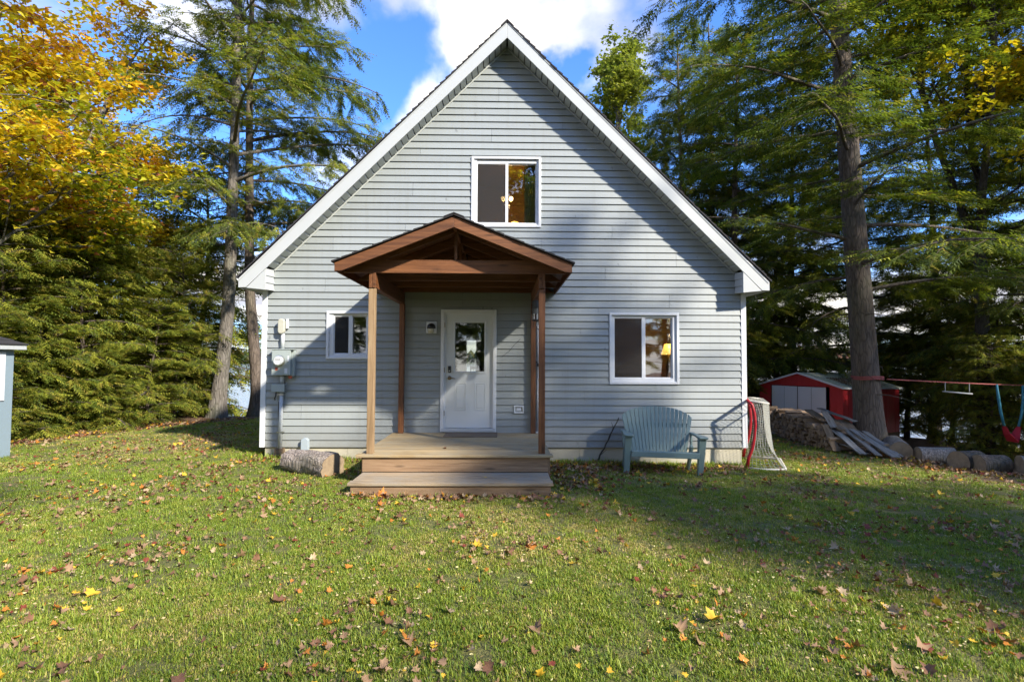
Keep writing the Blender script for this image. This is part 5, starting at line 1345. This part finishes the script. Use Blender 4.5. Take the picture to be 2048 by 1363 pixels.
def build_trees():
    LG = (0.10, 0.38, 0.52); SH = (0.35, 0.45, 0.20)
    # left of the cottage
    A_ = hemlock(31, 21, 0.20, 0.27, 5.4, 66, lean=(0.0, 0.0), bend=0.02, curve=([0, 1.5, 3.5, 5, 21], [0, 0.13, 0.27, 0.28, 0.40]), up=24, droop=38, dens=1.0, hang=0.5, bark=BARKG, col=LG, hmax=16.5, side=(0.18, 0.2), dead=7, prof=0.45, gaps=0.44, mult=5, L=0.34)
    plant('hemlock_tree', A_, -4.32, 6.45, 'tall hemlock with straight grey trunk, nearer of the two left of the cottage')
    B_ = hemlock(32, 20, 0.175, 0.26, 4.6, 60, lean=(0.0, 0.01), bend=0.01, up=20, droop=38, hang=0.5, bark=BARK, col=SH, hmax=16.5, side=(0.3, 0.2), curve=([0, 0.5, 1.6, 3.4, 4.2, 9.8, 20], [0.0, 0.06, -0.03, -0.22, -0.30, -0.45, -0.5]), dead=6, prof=0.45, gaps=0.35, mult=5, L=0.33)
    plant('hemlock_tree', B_, -3.52, 7.25, 'hemlock with dark crooked trunk right behind the grey-trunked one')
    # maples overhanging the left edge
    M1 = maple(41, 10.0, 0.20, 1.8, 3.6, 11, col_autumn, BARKG, 0.13, 5, forks=2)
    plant('maple_tree', M1, -7.0, 0.7, 'orange and yellow maple spreading over the left edge of the lawn', rot=0.6)
    plant('maple_tree', M1, -8.2, 3.7, 'yellow-green maple behind the orange maple, in the hedge', rot=2.7, s=0.93)
    # young hemlocks making the hedge
    s1 = hemlock(51, 5.2, 0.07, 0.03, 2.0, 66, up=16, droop=26, dens=1.5, sp=0.12, L=0.29, mult=4, hang=0.5, col=LG, dead=0, bend=0.12, flare=0.2, gaps=0.12, prof=0.42, topR=0.9)
    s2 = hemlock(52, 3.6, 0.05, 0.03, 1.7, 50, up=14, droop=20, dens=1.9, sp=0.11, L=0.25, mult=5, hang=0.25, col=(0.12, 0.43, 0.45), dead=0, bend=0.10, flare=0.2, gaps=0.1, prof=0.42, topR=1.1)
    GR = 'young hemlocks forming the hedge left of the cottage'
    for i, (x, y, k, s, lab) in enumerate([
        (-5.75, 0.75, 1, 0.72, 'low bushy young hemlock right behind the blue-grey shed'), (-6.5, 1.55, 0, 0.95, 'young hemlock second from the shed, taller and darker'),
        (-5.95, 2.45, 1, 0.85, 'bright young hemlock in front of the leaning bare branch'), (-6.0, 3.8, 0, 0.95, 'full young hemlock in the middle of the hedge'),
        (-5.15, 4.7, 1, 0.95, 'bright young hemlock whose sprays reach over the middle of the lawn edge'), (-5.35, 6.0, 0, 0.92, 'young hemlock left of the tall grey trunk'),
        (-7.6, 2.9, 0, 1.15, 'tall young hemlock at the back of the hedge under the maple'), (-7.0, 5.1, 0, 1.2, 'tall young hemlock rising behind the middle of the hedge'),
        (-7.4, 0.4, 0, 1.0, 'young hemlock above the shed roof'), (-6.2, 7.3, 0, 1.1, 'young hemlock at the lake end of the hedge'), (-9.2, 5.2, 0, 1.4, 'larger young hemlock deep behind the hedge'),
        (-8.6, 1.6, 0, 1.35, 'larger young hemlock behind the shed and the maple'), (-4.95, 6.9, 1, 0.62, 'smallest young hemlock at the foot of the grey trunk'), (-5.2, 3.35, 1, 0.55, 'knee-high hemlock seedling at the edge of the grass')]):
        plant('young_hemlock', (s1, s2)[k], x, y, lab, 'tree', GR, rot=i*1.7, s=s)
    BG = hemlock(33, 17, 0.18, 0.10, 4.2, 74, bend=0.1, up=22, droop=44, hang=0.6, col=(0.2, 0.45, 0.35), gaps=0.16, prof=0.6, L=0.35, mult=6, topR=0.5)
    DK = hemlock(34, 15, 0.18, 0.10, 4.2, 76, bend=0.1, up=8, droop=26, hang=0.3, col=(0.30, 0.45, 0.25), gaps=0.26, prof=0.55, L=0.35, mult=5, topR=0.5)
    plant('hemlock_tree', DK, -11.5, 5.0, 'dark hemlock far left behind the maple', rot=1.0, s=0.85)
    plant('young_hemlock', s1, -6.4, 8.6, 'tallest young hemlock behind the hedge beside the lake', 'tree', GR, rot=2.0, s=1.75)
    plant('young_hemlock', s1, -8.3, 7.6, 'tall young hemlock at the back of the hedge, second from the lake', 'tree', GR, rot=4.0, s=1.7)
    plant('maple_tree', M1, -8.6, 6.6, 'green-leaved maple at the back of the hedge towards the lake', rot=4.4, s=0.85)
    # right of the cottage: the big trunk and its companions
    C_ = hemlock(35, 24, 0.275, 0.15, 5.3, 86, lean=(-0.052, 0.0), bend=0.03, up=14, droop=24, dens=1.05, hang=0.22, bark=BARK, col=(0.30, 0.50, 0.20), hmax=14.5, prof=0.35, gaps=0.32, dead=12, mult=4, L=0.35, flare=0.55)
    plant('hemlock_tree', C_, 12.79, 2.38, 'tallest hemlock with a thick bare brown trunk and the slackline round it')
    plant('hemlock_tree', DK, 17.6, 9.7, 'dark slim hemlock just behind the thick trunk', rot=0.4, s=1.2)
    plant('hemlock_tree', DK, 13.0, 9.4, 'dark hemlock between the cottage corner and the red shed', rot=2.2, s=1.0)
    plant('hemlock_tree', BG, 11.6, 11.4, 'bright-topped hemlock rising over the right slope of the roof', rot=1.3, s=1.0)
    plant('hemlock_tree', BG, 13.6, 13.5, 'second bright-topped hemlock behind the roof edge, further right', rot=3.3, s=1.12)
    plant('hemlock_tree', BG, 16.5, 12.0, 'hemlock filling the gap left of the thick trunk', rot=4.4, s=1.0)
    plant('hemlock_tree', DK, 19.8, 9.0, 'dark hemlock behind the red shed roof', rot=5.0, s=0.92)
    plant('hemlock_tree', DK, 18.0, 3.4, 'dark hemlock right of the red shed, above the trapeze', rot=0.9, s=0.80)
    plant('hemlock_tree', DK, 20.5, 2.1, 'dark hemlock at the right edge behind the swing', rot=2.9, s=0.72)
    plant('hemlock_tree', BG, 21.0, 6.2, 'hemlock standing back from the right edge', rot=3.9, s=0.9)
    plant('hemlock_tree', DK, 15.3, 11.0, 'low dark hemlock above the firewood row', rot=1.9, s=0.7)
    plant('hemlock_tree', BG, 10.4, 14.5, 'hemlock half hidden by the right end of the cottage', rot=5.5, s=0.8)
    for i, (x, y, k, s, lab) in enumerate([
        (16.2, 3.1, 0, 0.6, 'low hemlock behind the big round log'), (17.0, 1.6, 0, 0.62, 'low hemlock behind the stump blocks'), (18.0, 4.6, 0, 0.85, 'bushy hemlock below the trapeze'),
        (19.6, 0.6, 0, 0.75, 'low hemlock at the right edge behind the long log'), (12.4, 8.0, 1, 0.8, 'young hemlock behind the hockey goal'), (19.0, 7.4, 0, 1.1, 'bushy hemlock right of the red shed, further back'), (18.4, 8.5, 0, 1.15, 'bushy hemlock closing the gap just right of the red shed')]):
        plant('young_hemlock', (s1, s2)[k], x, y, lab, 'tree', 'low hemlocks behind the logs on the right', rot=i*2.1+1, s=s)
    # thin yellow maples on the right
    Y1 = maple(43, 15, 0.15, 5.0, 3.6, 9, col_yellow, BARKD, 0.13, 4, forks=3)
    plant('maple_tree', Y1, 16.6, 3.6, 'yellowing maple with three dark stems at the upper right', rot=0.3)
    plant('maple_tree', Y1, 18.2, 1.9, 'yellowing maple with a single leaning stem at the right edge', rot=2.0, s=0.95)
    # slim pale broadleaf above the roof
    G1 = maple(44, 21, 0.12, 5.0, 2.6, 30, col_green, BARKG, 0.17, 3, forks=1, spread=0.8)
    plant('poplar_tree', G1, 9.5, 15.5, 'slim pale-leaved tree with pointed top beside the roof slope', rot=0.0, sz=1.0)
    # the woods behind the camera: they shade the lawn and show in the window glass
    W1 = maple(45, 13, 0.2, 3.0, 4.6, 12, col_yellow, BARKG, 0.24, 3, forks=2)
    GB = 'trees behind the photographer'
    for i, (x, y, me, s, lab) in enumerate([
        (15.8, -10.4, DK, 0.92, 'dark hemlock out of the picture to the right, shading the lawn'), (22.5, -8.0, BG, 0.9, 'hemlock out of the picture to the right, beyond the dark one'),
        (4.6, -21.0, W1, 1.2, 'golden maple reflected in the upstairs window'),
        (9.4, -22.5, W1, 1.0, 'golden maple behind the photographer to the right'), (-3.5, -21.0, DK, 0.9, 'dark hemlock behind the photographer to the left'),
        (-9.5, -19.0, W1, 0.9, 'golden maple far behind on the left'), (14.5, -23.0, BG, 1.0, 'tall hemlock far behind on the right'),
        (0.6, -24.0, DK, 1.0, 'dark hemlock straight behind the photographer, left of the golden maple'), (6.8, -25.5, DK, 1.05, 'dark hemlock between the two golden maples behind the photographer'),
        (11.8, -26.0, DK, 1.0, 'dark hemlock behind the right golden maple'), (-7.0, -25.0, BG, 0.95, 'hemlock far behind the photographer on the left'), (2.8, -27.5, BG, 1.1, 'hemlock far behind the golden maple'),
        (17.6, -13.6, BG, 0.82, 'thin hemlock behind the photographer on the right, its shade on the grass'), (20.5, -23.5, DK, 1.05, 'dark hemlock at the far right behind the photographer')]):
        plant('hemlock_tree' if me is not W1 else 'maple_tree', me, x, y, lab, 'tree', GB, rot=i*1.3, s=s)
build_trees()

# ------------------------------------------------------------------ grass, fallen leaves
def clump_mesh(seed, nb, h, spread, cols):
    r = random.Random(seed); V = []; T = []; C = []
    for i in range(nb):
        a = r.random()*2*PI; rr = spread*math.sqrt(r.random()); x, y = rr*math.cos(a), rr*math.sin(a)
        hh = h*r.uniform(0.5, 1.2); w = r.uniform(0.0016, 0.0030); az = r.random()*2*PI; ln = hh*r.uniform(0.2, 1.0)
        dx, dy = math.cos(az), math.sin(az); px, py = -dy*w, dx*w; n = len(V)
        V += [(x-px, y-py, -0.006), (x+px, y+py, -0.006), (x+dx*ln*0.35+px*0.8, y+dy*ln*0.35+py*0.8, hh*0.62), (x+dx*ln*0.35-px*0.8, y+dy*ln*0.35-py*0.8, hh*0.62), (x+dx*ln, y+dy*ln, hh)]
        T += [(n, n+1, n+2), (n, n+2, n+3), (n+3, n+2, n+4)]
        c = np.array(r.choice(cols))*r.uniform(0.75, 1.25); C += [c]*5
    return np_mesh('grass_tuft', np.array(V), np.array(T), GRASSM, np.array(C))
def build_grass():
    G1 = (0.195, 0.27, 0.032); G2 = (0.285, 0.335, 0.042); G3 = (0.42, 0.38, 0.08); G4 = (0.46, 0.36, 0.15); G5 = (0.12, 0.205, 0.026)
    col = bpy.data.collections.new('grass_tufts')
    specs = [(30, 0.021, 0.050, [G1, G1, G2, G5]), (30, 0.018, 0.055, [G1, G2, G2, G3]), (28, 0.025, 0.05, [G1, G2, G5]), (28, 0.015, 0.055, [G2, G3, G4, G4]), (20, 0.045, 0.04, [G1, G2, G2])]
    for i, (nb, h, sp, cs) in enumerate(specs):
        o = bpy.data.objects.new('tuft_%c' % (97+i), clump_mesh(i, nb, h, sp, cs)); col.objects.link(o)
    rg = np.random.default_rng(3)
    pts = []
    for (d0, d1, dens) in ((2.0, 4.5, 800), (4.5, 7.5, 440), (7.5, 11.5, 210), (11.5, 18.5, 95)):
        # random points in a ring sector about the camera
        half = 0.86; area = half*(d1*d1-d0*d0); n = int(area*dens)
        a = rg.uniform(-half, half, n); d = np.sqrt(rg.uniform(d0*d0, d1*d1, n))
        x = CPOS.x + d*np.sin(a); y = CPOS.y + d*np.cos(a); pts.append(np.stack([x, y, d], 1))
    P = np.concatenate(pts); x, y = P[:, 0], P[:, 1]
    m = lawn_mask(x, y); bald = vnoise(x, y, 0.35, 12); big = vnoise(x, y, 2.2, 13)
    keep = rg.random(len(x)) < m*np.clip(0.35 + 1.3*(bald-0.15), 0.3, 1)
    keep &= ~((x > -0.05) & (x < 8.85) & (y > -0.02)) & ~((x > 2.40) & (x < 5.02) & (y > -2.84))
    P = P[keep]; x, y = P[:, 0], P[:, 1]; n = len(x); big = big[keep]; bald = bald[keep]
    yellow = np.clip(big*0.8 + bald*0.5 + rg.normal(0, 0.22, n), 0, 1)
    idx = np.where(yellow > 0.90, 3, np.where(yellow > 0.66, 1, np.where(rg.random(n) < 0.5, 0, 2)))
    nearwall = (np.abs(y+0.15) < 0.3) & (x > -0.3) & (x < 9)
    idx = np.where((rg.random(n) < 0.06) | (nearwall & (rg.random(n) < 0.4)), 4, idx)
    sc = rg.uniform(0.75, 1.3, n)*(1 + 0.35*np.clip((P[:, 2]-5)/8, 0, 1)); sc = np.where(nearwall, sc*1.5, sc)
    me = bpy.data.meshes.new('grass'); me.vertices.add(n)
    me.vertices.foreach_set('co', np.stack([x, y, gz(x, y)], 1).astype(np.float32).ravel())
    for nm, tp, arr in (('rz', 'FLOAT', rg.uniform(0, 6.28, n)), ('sc', 'FLOAT', sc), ('ix', 'INT', idx)):
        at = me.attributes.new(nm, tp, 'POINT'); at.data.foreach_set('value', arr.astype(np.float32 if tp == 'FLOAT' else np.int32))
    o = bpy.data.objects.new('grass', me); COL.objects.link(o)
    tag(o, 'short green lawn grass around the cottage', 'grass', kind='stuff')
    ng = bpy.data.node_groups.new('scatter_grass', 'GeometryNodeTree')
    ng.interface.new_socket('Geometry', in_out='INPUT', socket_type='NodeSocketGeometry'); ng.interface.new_socket('Geometry', in_out='OUTPUT', socket_type='NodeSocketGeometry')
    N = ng.nodes.new; L = ng.links.new
    gi, go = N('NodeGroupInput'), N('NodeGroupOutput'); ip = N('GeometryNodeInstanceOnPoints'); ci = N('GeometryNodeCollectionInfo')
    ci.inputs['Collection'].default_value = col; ci.inputs['Separate Children'].default_value = True; ci.inputs['Reset Children'].default_value = True
    def attr(nm, tp):
        a = N('GeometryNodeInputNamedAttribute'); a.data_type = tp; a.inputs['Name'].default_value = nm; return a.outputs['Attribute']
    cb = N('ShaderNodeCombineXYZ'); L(attr('rz', 'FLOAT'), cb.inputs[2]); L(gi.outputs[0], ip.inputs['Points']); L(ci.outputs[0], ip.inputs['Instance'])
    ip.inputs['Pick Instance'].default_value = True; L(attr('ix', 'INT'), ip.inputs['Instance Index'])
    L(cb.outputs[0], ip.inputs['Rotation']); L(attr('sc', 'FLOAT'), ip.inputs['Scale']); L(ip.outputs[0], go.inputs[0])
    md = o.modifiers.new('scatter', 'NODES'); md.node_group = ng
    print('tufts', n)
build_grass()

LEAFC = [((0.66, 0.42, 0.04), 13, 'yellow'), ((0.52, 0.20, 0.035), 11, 'orange'), ((0.33, 0.205, 0.115), 28, 'tan'), ((0.20, 0.10, 0.055), 28, 'brown'), ((0.44, 0.32, 0.19), 12, 'pale'), ((0.22, 0.05, 0.03), 5, 'red')]
def leaf_mesh(c, seed):
    r = random.Random(seed); t = leaf_tmpl(r, fold=r.uniform(-0.1, 0.7))
    t = t - np.array([0, 0.4, 0]); curl = r.uniform(0.2, 1.6); cd = r.random()*6
    u = t[:, 0]*math.cos(cd)+t[:, 1]*math.sin(cd); t[:, 2] += curl*u*u; t[:, 2] += 0.10*np.sin(t[:, 0]*7+seed)*np.cos(t[:, 1]*6+seed*2); t[:, 2] -= t[:, 2].min()
    uniq, inv = np.unique(np.round(t, 4), axis=0, return_inverse=True)
    cc = np.array(c)[None]*np.random.default_rng(seed).uniform(0.7, 1.2, (len(uniq), 1))
    return uniq, inv.reshape(-1, 3), cc
def build_leaves():
    rg = np.random.default_rng(8); r = random.Random(8); lib = []
    for c, w, nm in LEAFC:
        for k in range(3):
            V, T, C = leaf_mesh(c, len(lib)+50); lib.append((np_mesh('leaf', V, T, DEADL, C), V, T, C, nm))
    wts = np.repeat([w for _, w, _ in LEAFC], 3).astype(float); wts /= wts.sum()
    def spot(n, dmin, dmax):
        out = []
        while len(out) < n:
            a = r.uniform(-0.84, 0.84); d = math.sqrt(r.uniform(dmin*dmin, dmax*dmax)); x, y = CPOS.x+d*math.sin(a), CPOS.y+d*math.cos(a)
            if y > 7.5 or (-0.1 < x < 8.9 and y > -0.05) or (2.3 < x < 5.1 and y > -2.95): continue
            if x < -4.1 and y < -0.2 and y > -3: continue
            p = 0.08 + 1.5*float(vnoise(np.array([x]), np.array([y]), 0.7, 21)[0])**2.2
            if r.random() > p: continue
            out.append((x, y, d))
        return out
    near = sorted(spot(300, 2.4, 4.9), key=lambda q: q[2])
    for x, y, d in near:
        k = rg.choice(len(lib), p=wts); o = bpy.data.objects.new('fallen_leaf', lib[k][0]); COL.objects.link(o); o.parent = LAWN
        s = r.uniform(0.028, 0.07) if r.random() < 0.78 else r.uniform(0.07, 0.105)
        o.location = (x, y, g(x, y)+0.014+0.010*r.random()); o.rotation_euler = (r.gauss(0, 0.35), r.gauss(0, 0.35), r.random()*6.28); o.scale = (s, s*r.uniform(0.75, 1.1), s)
    # the rest of the litter, too many to count
    V = []; T = []; C = []; c = 0
    def scatter(pts, smin, smax, lift=0.012, pale=False, only=None):
        nonlocal c
        for x, y in pts:
            if only: k = r.choice([i for i in range(len(lib)) if lib[i][4] in only])
            else: k = rg.choice(len(lib), p=wts)
            _, v, t, cc, _ = lib[k]; s = r.uniform(smin, smax)
            M = np.array(Matrix.Rotation(r.random()*6.28, 3, 'Z') @ Matrix.Rotation(r.gauss(0, 0.45), 3, 'X') @ Matrix.Rotation(r.gauss(0, 0.4), 3, 'Y'))
            w = (v*s) @ M.T + np.array([x, y, g(x, y) + lift + r.random()*0.02]); V.append(w); T.append(t+c); C.append(cc); c += len(w)
    scatter([p[:2] for p in spot(900, 2.5, 5.6)], 0.018, 0.05)
    scatter([p[:2] for p in spot(3800, 5.2, 16)], 0.022, 0.08)
    scatter([p[:2] for p in spot(2200, 4.4, 16)], 0.03, 0.06, only=('brown', 'tan', 'red'))
    # drifts: hedge foot, under the bench, right of the steps, by the logs
    dr = []
    for _ in range(160): dr.append((r.uniform(0.0, 2.3), -0.10-abs(r.gauss(0, 0.25))))
    for _ in range(520):
        y = r.uniform(0.2, 6.2); dr.append((float(edge_left(y)) + r.gauss(-0.15, 0.28), y))
    for _ in range(520): dr.append((r.uniform(5.1, 8.5), -0.12-abs(r.gauss(0, 0.45))))
    for _ in range(260): dr.append((r.uniform(5.06, 5.9), r.uniform(-2.6, -0.2)))
    for _ in range(170): dr.append((r.uniform(2.3, 5.1), -2.92-abs(r.gauss(0, 0.12))))
    for _ in range(650): 
        y = r.uniform(-2.5, 1.6); dr.append((float(edge_right(y)) - abs(r.gauss(0, 0.5)), y))
    scatter(dr, 0.04, 0.09)
    me = np_mesh('leaf_litter', np.concatenate(V), np.concatenate(T), DEADL, np.concatenate(C))
    o = bpy.data.objects.new('leaf_litter', me); COL.objects.link(o); tag(o, 'fallen maple leaves scattered over the lawn', 'leaf litter', kind='stuff')
    # tiny pale leaflets and needles everywhere
    n = 15000; pts = np.array([p[:2] for p in spot(n, 2.3, 13)]); z = gz(pts[:, 0], pts[:, 1])+0.022
    a = rg.random(n)*6.28; l = rg.uniform(0.006, 0.014, n); w = l*0.32; dx, dy = np.cos(a), np.sin(a); tz = rg.uniform(-0.004, 0.006, n)
    Q = np.stack([np.stack([pts[:, 0]-dx*l, pts[:, 1]-dy*l, z], 1), np.stack([pts[:, 0]+dy*w, pts[:, 1]-dx*w, z+tz], 1), np.stack([pts[:, 0]+dx*l, pts[:, 1]+dy*l, z+0.002], 1), np.stack([pts[:, 0]-dy*w, pts[:, 1]+dx*w, z-tz], 1)], 1).reshape(-1, 3)
    cc = np.array([(0.50, 0.45, 0.22), (0.44, 0.34, 0.18), (0.30, 0.20, 0.10)])[rg.integers(0, 3, n)].repeat(4, 0)
    me = np_mesh('leaf_flecks', Q, np.arange(n*4).reshape(-1, 4), DEADL, cc)
    o = bpy.data.objects.new('leaf_flecks', me); COL.objects.link(o); tag(o, 'tiny pale leaflets sprinkled through the lawn grass', 'leaf litter', kind='stuff')
    # leaves that catch the eye
    def one(k, loc, rot, s, lab):
        o = bpy.data.objects.new('maple_leaf', lib[k][0]); COL.objects.link(o); o.location = loc; o.rotation_euler = rot; o.scale = (s, s, s); tag(o, lab, 'leaf')
    one(3, (2.86, -2.90, -0.10), (math.radians(68), 0.2, 0.2), 0.13, 'large orange-red maple leaf propped against the lowest step')
    one(0, (2.63, -2.93, -0.11), (math.radians(60), 0.1, -0.5), 0.09, 'yellow maple leaf standing against the lowest step, left of the red one')
    one(1, (4.12, -2.55, 0.012), (0.1, 0.2, 1.0), 0.05, 'small yellow leaf lying on the lower step')
    one(9, (3.5, -1.75, 0.255), (0.1, 0.1, 2.0), 0.06, 'small brown leaf lying in the middle of the porch deck')
build_leaves()
